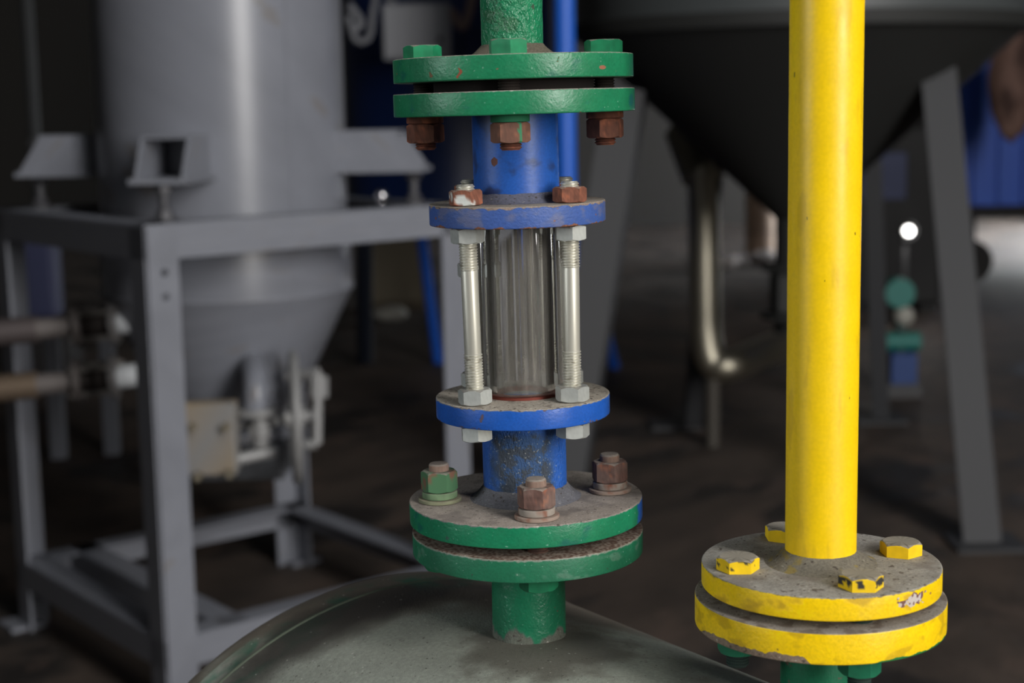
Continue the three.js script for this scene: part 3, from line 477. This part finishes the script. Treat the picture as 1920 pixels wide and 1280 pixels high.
// ------------------------------------------------------------------ yellow pipe
const YP0 = 1.1196, yp = thing('flanged_pipe', 'bright yellow painted pipe standing on a bolted yellow flange', 'pipe', [YEL.x + 0.0004, YP0, YEL.z]);
{
  const G = (h) => h - YP0;
  let g = flangeGeo(0.0689, 0.018, G(1.1197), G(1.1331));
  part('flange', g, painted(g, 1280, 256, (th, r, y, ny, x, z) => {
    if (ny > 0.5) { let d = dustAt(x, y, z, [148, 144, 136]); const q = fbm(x * 170, z * 170, 6, 3); if (q > 0.3) d = mix(d, [84, 74, 66], 0.8); d = mix(d, [118, 110, 102], sm(0, 0.25, fbm(x * 40, z * 40, 1, 3)) * 0.6); return [...d, 0.96]; }
    let k = paintAt(YELLOW, x, y, z, { chip: 0.5, chipColor: [90, 76, 30], speck: 0.85, vary: 0.08 });
    const d = fbm(x * 55 + 2, y * 90, z * 55, 3); if (d > 0.06) k = [...mix(k, [190, 150, 28], sm(0.06, 0.28, d) * 0.65), 0.6];
    const cx = (th - 0.62) / 0.2, cy = (y - G(1.1275)) / 0.0036, q = cx * cx + cy * cy + 2.6 * fbm(x * 190, y * 260, z * 190 + 2, 3);
    if (q < 0.75) k = fbm(x * 260, y * 300, z * 260, 2) > -0.02 ? [118, 82, 78, 0.9] : [196, 186, 178, 0.8];
    const e = y - G(1.1322) + 0.0016 * fbm(x * 220, z * 220, 4, 3); if (e > 0) k = [...mix(k, dustAt(x, y, z, [140, 130, 100]), sm(0, 0.0006, e)), 0.9];
    return k;
  }, lumpTile, 14, 1.5, 0.0001), yp, 'upper yellow flange ring with dusty top');
  const p = []; const y1 = 1.35, y0 = G(1.139); p.push([0.02045, y1]); for (let i = 0; i <= 40; i++) p.push([0.02045, 0.36 - (0.36 - y0) * i / 40]);
  g = revolve(p, 96, (th, r, y) => 0.0002 * fbm(Math.cos(th) * 1.5, y * 40, Math.sin(th) * 1.5, 2), (a, b, q) => q[1] > 0.5 ? 0.02 : 1);
  part('pipe', g, painted(g, 512, 1024, (th, r, y, ny, x, z) => {
    let k = mul(YELLOW, 1 + 0.04 * fbm(x * 60, y * 40, z * 60, 3) + 0.03 * n3(x * 500, y * 500, z * 500)); 
    const d = fbm(x * 90 + 2, y * 22, z * 90, 4); if (d > 0.15) k = mix(k, [206, 168, 14], sm(0.15, 0.32, d) * 0.35);
    const s = n3(x * 330, y * 200, z * 330 + 7); if (s > 0.78) k = mix(k, [96, 78, 24], 0.8);
    return [...k, 0.42 + 0.08 * n3(x * 80, y * 80, z * 80)];
  }, lumpTile, 3, 6, 0.00006), yp, 'yellow pipe');
  g = weldGeo(0.0205, 0.034, 0.0078, G(1.1329));
  part('weld_collar', g, painted(g, 384, 96, (th, r, y, ny, x, z) => [...mix(dustAt(x, y, z, [138, 132, 118]), [170, 146, 70], sm(0.12, 0.3, fbm(x * 110, y * 110, z * 110, 3)) * 0.7), 0.92], grainTile, 10, 1, 0.0006), yp);
  part('gasket', ring(0.02, 0.046, 0.0054, 48, G(1.1142)), std([46, 40, 36], 0.9), yp, 'dark gasket between two flanges');
  [14, 104, -166, -76].forEach((d, i) => {
    const b = new THREE.Group(); b.name = 'bolt'; b.position.set(0.0515 * Math.sin(d * Math.PI / 180), 0, 0.0515 * Math.cos(d * Math.PI / 180)); yp.add(b);
    part('head', tint(hex(0.0215, 0.0078, { y0: G(1.1332), bottom: false, rows: 6 }), (x, y, z, ny) => {
      if (ny > 0.8) return dustAt(x, y, z, [142, 136, 124]);
      let k = mul(YELLOW, 0.97 + 0.1 * fbm(x * 200, y * 200, z * 200 + i, 2)); const t = fbm(x * 150 + i * 5, y * 150, z * 150, 3);
      if (i === 0 && y - G(1.1332) > 0.002 && y - G(1.1332) < 0.0068 && t > -0.08) k = [52, 50, 46]; else if (i === 3 && t > 0.14) k = [70, 64, 40]; return k;
    }), roughVC, b, 'yellow painted bolt head').rotation.y = [0.45, 0.1, 0, 0.5][i];
    part('shank', tint(threaded(0.0066, G(1.0755), G(1.1335)), (x, y, z) => [34, 52, 46]), roughVC, b);
    part('nut', tint(hex(0.0205, 0.0125, { y0: G(1.0837) }), (x, y, z) => mul([28, 108, 78], 1 + 0.3 * fbm(x * 150, y * 150, z * 150 + i, 3))), glossVC, b, 'dark green painted nut').rotation.y = 0.3 + i;
  });
}

{ // added, out of view: tall boxes that keep the side window's light off the hopper
  const t = thing('added_light_blocker', 'row of tall dark boxes added out of view to block the side window light', 'light_blocker', [-3.2, 0, -1.75]); const m = std([40, 41, 42], 0.7);
  part('plinth', boxAt(3.1, 0.1, 0.5, 0, 0.05, 0), m, t); for (let i = 0; i < 4; i++) { part('blocker_body', rbox(0.76, 3.1, 0.5, 0.01, -1.15 + i * 0.77, 1.65, 0), m, t); const d = part('door', rbox(0.7, 2.9, 0.02, 0.005, -1.15 + i * 0.77, 1.65, 0.26), m, t); part('handle', rbox(0.03, 0.16, 0.03, 0.005, -1.15 + i * 0.77 + 0.28, 1.5, 0.285), frameMat, d); }
}
// ------------------------------------------------------------------ steel stand with the grey hopper
const greyPaint = [118, 121, 130];
const CN = V(-0.807, 0, -3.475), CL = V(-1.367, 0, -4.187), CR = V(-0.118, 0, -4.048), CB = CL.clone().add(CR).sub(CN), CC = CN.clone().add(CB).multiplyScalar(0.5);
const dNR = CR.clone().sub(CN).normalize(), dNL = CL.clone().sub(CN).normalize();
const steelMaps = paintMaps(512, 512, (u, v) => { const a = u * 6.2832, b = v * 6.2832, f = fbm(Math.cos(a) * 1.6, Math.sin(a) * 1.6 + Math.cos(b) * 1.6, Math.sin(b) * 1.6, 5); let k = mul([130, 133, 142], 1 + 0.12 * f); if (f > 0.26) k = mix(k, [118, 110, 102], 0.4); return [...k, 0.5 + 0.1 * f]; });
const steelMat = new THREE.MeshStandardMaterial({ ...steelMaps });
const stand = thing('steel_stand', 'grey angle iron stand with four legs carrying the grey hopper', 'stand', [CC.x, 0, CC.z]);
{
  const W = 0.075, TOP = 1.146, LOW = 0.19, at = (c, h) => V(c.x, h, c.z);
  const inward = { N: [dNR, dNL], L: [dNR, dNL.clone().negate()], R: [dNR.clone().negate(), dNL], B: [dNR.clone().negate(), dNL.clone().negate()] };
  const C = { N: CN, L: CL, R: CR, B: CB };
  const holes = (a, d, hs) => { // leg flange with two bolt holes
    const s = new THREE.Shape([new THREE.Vector2(0, 0), new THREE.Vector2(W, 0), new THREE.Vector2(W, TOP - 0.002), new THREE.Vector2(0, TOP - 0.002)]);
    for (const h of hs) { const p = new THREE.Path(); p.absarc(W * 0.52, h, 0.0085, 0, Math.PI * 2, true); s.holes.push(p); }
    const g = new THREE.ExtrudeGeometry(s, { depth: 0.008, bevelEnabled: false, curveSegments: 16 }); const n = new THREE.Vector3().crossVectors(d, V(0, 1, 0));
    return g.applyMatrix4(new THREE.Matrix4().makeBasis(d, V(0, 1, 0), n).setPosition(a.x, 0, a.z));
  };
  for (const k of 'NLRB') {
    const [d1, d2] = inward[k], f = k === 'N' ? holes(C[k], d1, [1.042, 0.987]) : bar(at(C[k], 0), at(C[k], TOP - 0.002), d1, W, 0.008);
    part('leg', fromBase(stand, merge([f, bar(at(C[k], 0), at(C[k], TOP - 0.002), d2, W, 0.008)])), steelMat, stand);
    part('foot_plate', fromBase(stand, boxAt(0.1, 0.012, 0.1, C[k].x, 0.006, C[k].z, 0.69)), steelMat, stand);
  }
  const DN = V(0, -1, 0);
  for (const [a, b, inn] of [['N', 'R', dNL], ['N', 'L', dNR], ['L', 'B', dNL.clone().negate()], ['R', 'B', dNR.clone().negate()]]) {
    part('top_beam', fromBase(stand, angleBar(at(C[a], TOP), at(C[b], TOP), DN, inn, W)), steelMat, stand);
    part('lower_beam', fromBase(stand, angleBar(at(C[a], LOW), at(C[b], LOW), DN, inn, 0.07)), steelMat, stand);
  }
  const c0 = CL.clone().lerp(CB, 0.17), c1 = CN.clone().lerp(CR, 0.17);
  part('cross_bar', fromBase(stand, angleBar(at(c0, LOW), at(c1, LOW), DN, dNR, 0.07)), steelMat, stand);
}
const silo = thing('hopper', 'tall grey cylindrical hopper with conical bottom and bracket feet', 'hopper', [CC.x, 0, CC.z]);
const siloMat = new THREE.MeshStandardMaterial({ ...steelMaps, color: 0xffffff }); siloMat.roughnessMap = null; siloMat.roughness = 0.3;
{
  part('shell', revolve([[0.3175, 2.6], [0.3175, 1.11]], 96), siloMat, silo);
  part('skirt', revolve(bevel([[0.316, 1.13], [0.326, 1.125], [0.326, 0.936]], 0.002, false), 96), siloMat, silo);
  part('seam_ring', revolve(bevel([[0.32, 0.94], [0.3285, 0.94], [0.3285, 0.931], [0.32, 0.931]], 0.002, true), 96), steelMat, silo);
  part('cone', revolve([[0.3255, 0.933], [0.14, 0.56]], 96), siloMat, silo);
  part('outlet_flange', ring(0.05, 0.165, 0.03, 48, 0.545), steelMat, silo);
  const seamTh = Math.asin(0.66); part('weld_seam', boxAt(0.008, 1.4, 0.003, 0.3178 * Math.sin(seamTh), 1.83, 0.3178 * Math.cos(seamTh), seamTh), siloMat, silo, 'vertical weld seam');
  for (const c of [CN, CL, CR, CB]) {
    const d = c.clone().sub(CC).normalize(), b = new THREE.Group(); b.name = 'bracket'; b.rotation.y = Math.atan2(d.x, d.z); silo.add(b); // local +z points outward
    const s = new THREE.Shape([new THREE.Vector2(0.3, 1.245), new THREE.Vector2(0.53, 1.245), new THREE.Vector2(0.47, 1.335), new THREE.Vector2(0.3, 1.335)]);
    for (const x of [-0.055, 0.055]) part('gusset', new THREE.ExtrudeGeometry(s, { depth: 0.008, bevelEnabled: false }).rotateY(-Math.PI / 2).translate(x + 0.004, 0, 0), steelMat, b);
    part('base_plate', boxAt(0.14, 0.012, 0.235, 0, 1.24, 0.42), steelMat, b); part('cover_plate', boxAt(0.118, 0.006, 0.165, 0, 1.338, 0.39), steelMat, b);
    part('mount', merge([cyl(0.012, 0.09, 20, 1.147), hex(0.036, 0.018, { y0: 1.155 }), hex(0.036, 0.018, { y0: 1.214 }), cyl(0.035, 0.008, 24, 1.147)]).translate(0, 0, 0.5), std([84, 84, 88], 0.5, 0.3), b, 'threaded levelling mount');
  }
}
// valve under the cone
const vPos = atDepth(395, 820, 3.78), valve = thing('slide_valve', 'stained grey slide valve with big handwheel under the hopper cone', 'valve', [vPos.x, 0.50, vPos.z]);
{
  const stained = tint(new RoundedBoxGeometry(0.128, 0.175, 0.06, 14, 0.006).translate(vPos.x, vPos.y, vPos.z), (x, y, z) => { const f = fbm(x * 38, y * 38, z * 38, 4); const k = mul([142, 141, 140], 1 + 0.25 * f); return f > 0.02 ? mix(k, [146, 118, 76], sm(0.02, 0.16, f) * 0.8) : k; });
  part('body', fromBase(valve, stained), roughVC, valve, 'pale stained valve plate');
  const pale = std([150, 150, 150], 0.5, 0.2), dark = std([74, 76, 80], 0.6);
  part('housing', fromBase(valve, rbox(0.26, 0.09, 0.3, 0.01, CC.x + 0.02, 0.499, CC.z + 0.02)), dark, valve);
  for (const [px, py] of [[372, 893], [432, 888], [424, 800], [362, 800]]) { const c = atDepth(px, py, 3.735); part('bolt', fromBase(valve, new THREE.CylinderGeometry(0.009, 0.009, 0.03, 12).rotateX(Math.PI / 2).translate(c.x, c.y, c.z)), std([120, 112, 96], 0.6), valve); }
  const e = (px, py, d = 3.78) => atDepth(px, py, d);
  part('elbow_pipe', fromBase(valve, tubeOf([e(470, 672, 3.98), e(478, 700, 3.86), e(480, 730, 3.82), e(480, 772, 3.82)], 0.031)), siloMat, valve);
  { const c = e(480, 770, 3.82); part('pipe_flange', fromBase(valve, new THREE.CylinderGeometry(0.052, 0.052, 0.014, 32).translate(c.x, c.y, c.z)), pale, valve); }
  { const c = e(488, 806, 3.82); part('fitting', fromBase(valve, merge([cyl(0.02, 0.07, 20, -0.04), hex(0.05, 0.03, { y0: -0.015 })]).translate(c.x, c.y, c.z)), pale, valve); }
  part('side_pipe', fromBase(valve, pipeOf(e(440, 862, 3.8), e(512, 846, 3.84), 0.015)), pale, valve);
  const hc = e(553, 782, 3.84), hw = new THREE.Group(); hw.name = 'handwheel'; hw.position.copy(hc).sub(valve.position); hw.rotation.y = Math.PI / 2 + 0.17; hw.rotation.x = 0.0; valve.add(hw);
  part('rim', new THREE.TorusGeometry(0.152, 0.012, 14, 64), pale, hw);
  for (let k = 0; k < 3; k++) part('spoke', pipeOf(V(0, 0, 0), V(0.15 * Math.cos(k * 2.094 + 0.4), 0.15 * Math.sin(k * 2.094 + 0.4), 0), 0.008, 12), pale, hw);
  part('hub', new THREE.CylinderGeometry(0.026, 0.026, 0.05, 24).rotateX(Math.PI / 2), pale, hw);
  part('stem', fromBase(valve, pipeOf(e(440, 800, 3.86), e(590, 778, 3.84), 0.012)), pale, valve);
  { const a = e(596, 700, 3.9), b = e(594, 832, 3.9); part('yoke', fromBase(valve, merge([pipeOf(a, b, 0.013), pipeOf(b, e(572, 834, 3.9), 0.013), pipeOf(a, e(540, 706, 3.95), 0.015), bar(e(585, 705, 3.9), e(585, 745, 3.9), camRight, 0.04, 0.02)])), pale, valve); }
}
{ const c = atY(716, 386, 1.146); const t = thing('chrome_knob', 'small shiny chrome knob on the top beam of the grey stand', 'knob', [c.x, 1.1505, c.z]); const ch = std([240, 240, 245], 0.16, 1); part('ball', new THREE.SphereGeometry(0.017, 32, 20).translate(0, 0.022, 0), ch, t); part('base', cyl(0.01, 0.012, 20), ch, t); }

// ------------------------------------------------------------------ two flanged pipe lines at the left
for (const [k, py0, py1, label, colA] of [[0, 622, 600, 'grey pipe line with a bolted coupling, above the tarnished brass one', [104, 96, 96]], [1, 728, 702, 'pipe line of tarnished brass with bolted coupling, beneath the grey one', [126, 110, 94]]]) {
  const D = 3.95, A = atDepth(-60, py0 + 6, D), B = atDepth(262, py1, D + 0.05), dir = B.clone().sub(A).normalize(), at = (px) => A.clone().lerp(B, (px + 60) / 322);
  const t = thing('pipe_line', label, 'pipe', [A.x, A.y, A.z]);
  const seg = (a, b, r, c, nm, me = 0.35) => part(nm, fromBase(t, pipeOf(at(a), at(b), r, 28)), std(c, 0.5, me), t);
  seg(-60, 70, 0.034, colA, 'sleeve', 0.5); seg(70, 140, 0.027, [122, 116, 114], 'pipe'); seg(140, 215, 0.03, [70, 64, 62], 'coupling'); seg(215, 262, 0.03, [196, 200, 204], 'end_pipe', 0.1);
  seg(140, 153, 0.056, [112, 106, 104], 'coupling_flange'); seg(206, 220, 0.056, [134, 132, 132], 'coupling_flange');
  for (let q = 0; q < 4; q++) { const o = V(0, Math.cos(q * 1.571 + 0.8), Math.sin(q * 1.571 + 0.8)).multiplyScalar(0.045); part('tie_bolt', fromBase(t, pipeOf(at(136).add(o), at(226).add(o), 0.007, 10)), std([130, 126, 122], 0.5, 0.4), t); }
}
{ // low stand behind, which carries the pipe lines
  const t = thing('pipe_support', 'low grey support frame with three posts under the left pipe lines', 'support', [-1.45, 0, -4.0]);
  const f1 = atY(112, 858, 0), f2 = atY(212, 850, 0);
  t.position.set(f1.x, 0, f1.z);
  for (const f of [f1, f2]) part('post', fromBase(t, boxAt(0.055, 0.5, 0.055, f.x, 0.25, f.z)), steelMat, t);
  part('rail', fromBase(t, bar(V(f1.x - 0.15, 0.5, f1.z), V(f2.x + 0.05, 0.5, f2.z), V(0, 1, 0), 0.05, 0.05)), steelMat, t);
}
{ const c = atY(92, 700, 0.0); const t = thing('canister', 'blue grey plastic canister among the machines behind the pipe lines', 'canister', [c.x, 0, c.z]); part('body', rbox(0.17, 0.42, 0.17, 0.03, 0, 0.52, 0), std([66, 70, 104], 0.5), t); part('cap', cyl(0.03, 0.04, 20, 0.73), std([40, 110, 84], 0.5), t); part('crate', rbox(0.3, 0.31, 0.3, 0.01, 0, 0.155, 0), std([40, 38, 38], 0.8), t); }

// ------------------------------------------------------------------ blue vessel behind, with control box
{
  const d = 8.3, c = atDepth(845, 250, d), R = 195 / FPX * d, t = thing('blue_vessel', 'large blue cylindrical vessel on legs behind the sight glass', 'vessel', [c.x, 0, c.z]);
  const m = std([18, 40, 88], 0.4), bm = std([36, 96, 204], 0.45), hb = 0.78;
  part('shell', revolve(bevel([[R * 0.9, 3.4], [R, 3.3], [R, hb + 0.12]], 0.02, false), 64), m, t); part('bottom', revolve([[R, hb + 0.12], [R * 0.8, hb + 0.03], [0.12, hb - 0.06], [0.001, hb - 0.06]], 64), m, t);
  for (const [x0, y0, x1, y1, w] of [[684, 440, 684, 640, 0.09], [788, 440, 822, 640, 0.06], [968, 430, 969, 700, 0.06], [1088, 430, 1152, 650, 0.06]]) {
    const a = atDepth(x0, y0, x0 < 800 ? 8.2 : 8.0), b = atY(x1, y1 + (x0 === 968 ? 0 : 40), 0); a.y = Math.max(a.y, hb + 0.02); part('leg', fromBase(t, pipeOf(a, b, w / 2, 14)), x0 === 684 ? std([24, 30, 44], 0.6) : bm, t);
  }
  const bx = atDepth(782, 60, 7.4), j = thing('junction_box', 'pale grey junction box hung with looping cables beside the blue vessel', 'box', [bx.x, bx.y - 0.16, bx.z]);
  part('case', rbox(0.32, 0.26, 0.1, 0.012, 0, 0.16, 0), std([150, 152, 158], 0.55), j); part('door', rbox(0.3, 0.22, 0.012, 0.004, 0, 0.16, 0.055), std([156, 158, 164], 0.5), j); part('lock', new THREE.CylinderGeometry(0.014, 0.014, 0.02, 16).rotateX(Math.PI / 2).translate(0.11, 0.12, 0.066), std([60, 60, 62], 0.5), j);
  const cb = std([120, 122, 128], 0.6), q = (px, py) => atDepth(px, py, 7.35);
  part('cable', fromBase(j, tubeOf([q(652, 30), q(668, 75), q(692, 70), q(700, 20), q(712, -20), q(740, 10), q(752, 24)], 0.016)), cb, j); part('cable', fromBase(j, tubeOf([q(655, 10), q(676, 42), q(660, 60)], 0.02)), cb, j);
  part('cable', fromBase(j, tubeOf([q(846, 20), q(866, 50), q(880, 20), q(890, -30)], 0.022)), std([128, 110, 106], 0.7), j);
  part('bracket', fromBase(j, merge([bar(q(780, 60).setZ(bx.z - 0.05), V(bx.x, bx.y, c.z + Math.sqrt(R * R - (bx.x - c.x) ** 2) + 0.005), V(0, 1, 0), 0.05, 0.05)])), frameMat, j);
}
{ const d = 4.6, c = atDepth(1063, 460, d), t = thing('blue_pipe', 'bright blue upright pipe between the sight glass and the dark cone tank', 'pipe', [c.x, c.y, c.z]), bl = std([36, 100, 206], 0.45);
  part('tube', pipeOf(V(0, 0, 0), V(0, 6.38 - c.y, 0), 0.031, 32), bl, t); part('elbow', tubeOf([V(0, 0.002, 0), V(0, -0.03, -0.01), V(0, -0.055, -0.04), V(0, -0.065, -0.1), V(-0.02, -0.065, -0.6), V(-0.1, -0.065, -2.9)], 0.031, 60, 20), bl, t); part('ceiling_plate', cyl(0.09, 0.015, 32, 6.384 - c.y), bl, t); }
{ const a = atY(745, 578, 0); const t = thing('board', 'pale beige board standing on the floor behind the grey stand', 'board', [a.x, 0, a.z]); part('panel', rbox(0.42, 1.0, 0.03, 0.004, 0, 0.5, 0), std([150, 140, 122], 0.9), t); part('foot', rbox(0.4, 0.05, 0.16, 0.004, 0, 0.025, 0), std([120, 108, 92], 0.9), t); }
{ const a = atY(738, 590, 0); const t = thing('cloth_bundle', 'small whitish cloth bundle on the floor in front of the beige board', 'cloth', [a.x, 0, a.z + 0.3]); part('cloth', new THREE.IcosahedronGeometry(0.09, 3).scale(1.3, 0.6, 1).translate(0, 0.05, 0), std([170, 168, 160], 0.9), t); }

// ------------------------------------------------------------------ big dark tank with a conical bottom at the right
{
  const c = V(1.04, 0, -5.75), t = thing('cone_tank', 'big dark tank with conical bottom on splayed grey legs', 'tank', [c.x, 0, c.z]);
  const m = std([36, 37, 36], 0.7), lm = std([52, 53, 56], 0.65), R = 0.79;
  part('shell', revolve([[R, 3.2], [R, 1.66]], 96), std([72, 76, 77], 0.5), t); part('rim_ring', ring(R - 0.02, R + 0.02, 0.05, 96, 1.625), m, t);
  part('cone', revolve([[R, 1.63], [0.07, 0.97]], 96), m, t); part('outlet', revolve([[0.07, 0.98], [0.07, 0.55]], 48), m, t); part('outlet_valve', merge([ring(0.04, 0.12, 0.02, 40, 0.78), ring(0.04, 0.12, 0.02, 40, 0.6), rbox(0.16, 0.16, 0.16, 0.02, 0, 0.7, 0)]), m, t);
  const leg = (a, b, d1, d2, w) => part('leg', fromBase(t, angleBar(a, b, d1, d2, w, 0.01)), lm, t);
  const fl = V(0.205, 0, -5.15), fr = V(1.52, 0, -4.78), br = atY(1666, 790, 0), bl = atY(1285, 800, 0);
  leg(atDepth(1206, 170, 5.45), fl, V(-1, 0, 0.1), V(0.2, 0, -1), 0.135); leg(atDepth(1788, 100, 5.22), fr, V(-1, 0, 0), V(0, 0, -1), 0.115);
  leg(atDepth(1648, 215, 6.3), br, V(-1, 0, 0), V(0, 0, -1), 0.07); leg(atDepth(1330, 250, 6.3), bl, V(1, 0, 0), V(0, 0, -1), 0.07);
  for (const f of [fl, fr, br, bl]) part('foot_plate', fromBase(t, boxAt(0.22, 0.014, 0.2, f.x - 0.04, 0.007, f.z - 0.03)), lm, t);
}
{
  const t0 = atDepth(1320, 330, 6.4), t = thing('stainless_pipe', 'shiny stainless pipe with elbow beneath the dark cone tank', 'pipe', [t0.x, 0, t0.z]);
  const ss = std([196, 190, 172], 0.46, 1), D = 6.4, q = (px, py, d = D) => atDepth(px, py, d);
  part('riser', fromBase(t, tubeOf([q(1318, 300), q(1320, 420), q(1322, 560), q(1325, 640), q(1338, 680), q(1372, 684), q(1420, 664, 6.6), q(1500, 632, 6.9)], 0.065, 80, 28)), ss, t);
  part('reducer', fromBase(t, pipeOf(q(1316, 328), q(1284, 245, 6.5), 0.085, 32)), std([150, 146, 132], 0.4, 0.8), t); part('clamp_ring', fromBase(t, pipeOf(q(1318, 322), q(1319, 336), 0.082, 32)), ss, t);
  part('support_post', fromBase(t, pipeOf(q(1336, 690), V(q(1336, 690).x, 0, q(1336, 690).z), 0.03, 14)), std([70, 66, 60], 0.6), t);
}
// ------------------------------------------------------------------ far right: blue trailer, pump, lamp and small things
{
  const z = -11.6, x0 = atZ(1782, 300, z).x, x1 = 5.9, hb = 0.56, t = thing('blue_trailer', 'blue ribbed trailer body on dark wheels near the lit gate', 'trailer', [(x0 + x1) / 2, 0, z - 0.9]);  // right end lengthened out of view to block gate light from the foreground
  const m = std([30, 80, 180], 0.5), dk = std([30, 28, 28], 0.8), w = x1 - x0;
  part('body', boxAt(w, 1.9, 1.6, 0, hb + 0.98, 0), m, t); for (let i = 0; i <= 14; i++) part('rib', boxAt(0.07, 1.86, 0.05, -w / 2 + 0.04 + (w - 0.08) * i / 14, hb + 0.98, 0.82), m, t);
  part('chassis', boxAt(w + 0.1, 0.09, 1.5, 0, hb - 0.02, 0), dk, t);
  for (const [x, zz] of [[-w / 2 + 0.25, 0.6], [w / 2 - 0.75, 0.6], [-w / 2 + 0.25, -0.6], [w / 2 - 0.75, -0.6]]) { part('wheel', new THREE.CylinderGeometry(0.16, 0.16, 0.1, 28).rotateX(Math.PI / 2).translate(x, 0.16, zz), dk, t); part('axle_arm', boxAt(0.06, 0.4, 0.06, x, 0.34, zz), dk, t); }
  const s = atDepth(1900, 150, 10.6), sk = thing('sack', 'brown cloth sack hanging on the side of the blue trailer', 'sack', [s.x, s.y - 0.4, s.z]);
  const sg = new THREE.SphereGeometry(1, 40, 28); { const p = sg.attributes.position; for (let i = 0; i < p.count; i++) { const x = p.getX(i), y = p.getY(i), zz = p.getZ(i), k = 1 + 0.25 * fbm(x * 1.5, y * 1.2, zz * 1.5, 3); p.setXYZ(i, x * 0.16 * k, y * 0.42 * k + 0.42, zz * 0.14 * k); } sg.computeVertexNormals(); }
  part('cloth', tint(sg, (x, y, zz) => mix([112, 86, 76], [64, 44, 38], sm(-0.1, 0.2, fbm(x * 6, y * 4, zz * 6, 3)))), roughVC, sk); part('rope', pipeOf(V(0, 0.8, 0), V(0.02, 1.3, -0.1), 0.015, 10), std([90, 70, 56], 0.9), sk);
}
{
  const c = atY(1690, 740, 0), t = thing('pump', 'small teal pump with a blue foot on the floor behind the yellow pipe', 'pump', [c.x, 0, c.z]); const te = std([36, 112, 104], 0.55);
  const q = (px, py) => atDepth(px, py, c.clone().sub(eye).dot(fwd));
  part('casing', fromBase(t, new THREE.CylinderGeometry(0.07, 0.07, 0.09, 28).rotateX(Math.PI / 2).translate(...q(1684, 548).toArray())), te, t); part('motor', fromBase(t, new THREE.CylinderGeometry(0.045, 0.045, 0.17, 24).rotateZ(Math.PI / 2).translate(...q(1690, 640).toArray())), te, t);
  part('cover', fromBase(t, new THREE.SphereGeometry(0.05, 24, 16).translate(...q(1694, 592).toArray())), std([160, 158, 150], 0.5), t);
  part('foot', fromBase(t, boxAt(0.12, 0.16, 0.12, q(1688, 690).x, q(1688, 690).y, c.z)), std([34, 62, 118], 0.6), t); part('base', fromBase(t, boxAt(0.16, q(1688, 715).y, 0.16, q(1688, 715).x, q(1688, 715).y / 2, c.z)), std([70, 70, 72], 0.7), t);
  part('column', fromBase(t, pipeOf(q(1688, 690), q(1688, 540), 0.03, 14)), std([40, 60, 58], 0.6), t);
}
{ // a lit round lamp far behind
  const c = atDepth(1701, 432, 9.6), t = thing('work_lamp', 'small round lit lamp on a dark post behind the cone tank', 'lamp', [c.x, 0, c.z]);
  part('lens', new THREE.SphereGeometry(0.03, 24, 16).translate(0, c.y, 0.03), new THREE.MeshStandardMaterial({ color: 0xffffff, emissive: new THREE.Color(1, 0.97, 0.92), emissiveIntensity: 3 }), t);
  part('shade', new THREE.CylinderGeometry(0.055, 0.05, 0.06, 24, 1, true).rotateX(Math.PI / 2).translate(0, c.y, 0), std([40, 40, 42], 0.6, 0, { side: THREE.DoubleSide }), t); part('post', pipeOf(V(0, 0, -0.05), V(0, c.y, -0.05), 0.02, 12), std([40, 40, 42], 0.6), t);
  const l = new THREE.PointLight(new THREE.Color(1, 0.97, 0.92), 0.3, 0, 2); l.name = 'work_lamp_light'; l.position.set(c.x, c.y, c.z + 0.1); l.castShadow = true; scene.add(l);
}
{ // dark machine block behind the lamp
  const c = atZ(1660, 400, -10.4), t = thing('dark_machine', 'black boxy machine on the floor behind the small lit lamp', 'machine', [c.x, 0, c.z]), m = std([26, 26, 27], 0.75);
  part('casing', rbox(0.62, 1.15, 0.5, 0.03, 0, 0.64, 0), m, t); part('hood', rbox(0.5, 0.16, 0.4, 0.05, 0.02, 1.28, 0), m, t); for (const x of [-0.24, 0.24]) part('foot', boxAt(0.1, 0.07, 0.4, x, 0.035, 0), m, t); part('front_panel', rbox(0.3, 0.3, 0.02, 0.005, -0.08, 0.9, 0.255), std([30, 40, 76], 0.6), t, 'dark blue front panel');
}
{ const c = atY(1412, 480, 0), t = thing('drum', 'pale beige drum far behind the stainless pipe', 'drum', [c.x, 0, c.z + 0.4]); part('body', revolve(bevel([[0.001, 0.75], [0.13, 0.75], [0.13, 0], [0.001, 0]], 0.01, false), 40), std([176, 150, 128], 0.7), t); for (const y of [0.25, 0.5]) part('hoop', ring(0.125, 0.137, 0.02, 40, y), std([150, 128, 110], 0.7), t); }
for (const [px, py, s, size] of [[1366, 502, 0.085, 'middling'], [1394, 495, 0.06, 'smallest'], [1430, 498, 0.1, 'largest']]) { const c = atY(px, py, 0); const t = thing('paper_bag', size + ' of three crumpled whitish paper bags on the floor far behind the stainless pipe', 'bag', [c.x, 0, c.z], 'crumpled paper bags on the far floor'); const g = new THREE.IcosahedronGeometry(s, 3); const p = g.attributes.position; for (let i = 0; i < p.count; i++) { const k = 1 + 0.3 * n3(p.getX(i) * 20 + px, p.getY(i) * 20, p.getZ(i) * 20); p.setXYZ(i, p.getX(i) * k * 1.3, p.getY(i) * k * 0.7 + s * 0.6, p.getZ(i) * k); } g.computeVertexNormals(); part('paper', g, std([184, 176, 172], 0.9), t); }
{ const t0 = atZ(62, 200, -9.5), t = thing('vertical_pipe', 'thin dark pipe running up the dark left side of the hall', 'pipe', [t0.x, 0, t0.z]); part('tube', pipeOf(V(0, 0, 0), V(0, 5.9, 0), 0.035, 20), std([46, 48, 50], 0.6), t); for (const y of [1.2, 2.6]) part('clip', ring(0.03, 0.05, 0.04, 20, y), std([70, 70, 72], 0.6), t); }

scene.traverse((o) => { if (o.isMesh) { o.castShadow = true; o.receiveShadow = true; } });
renderer.render(scene, camera);
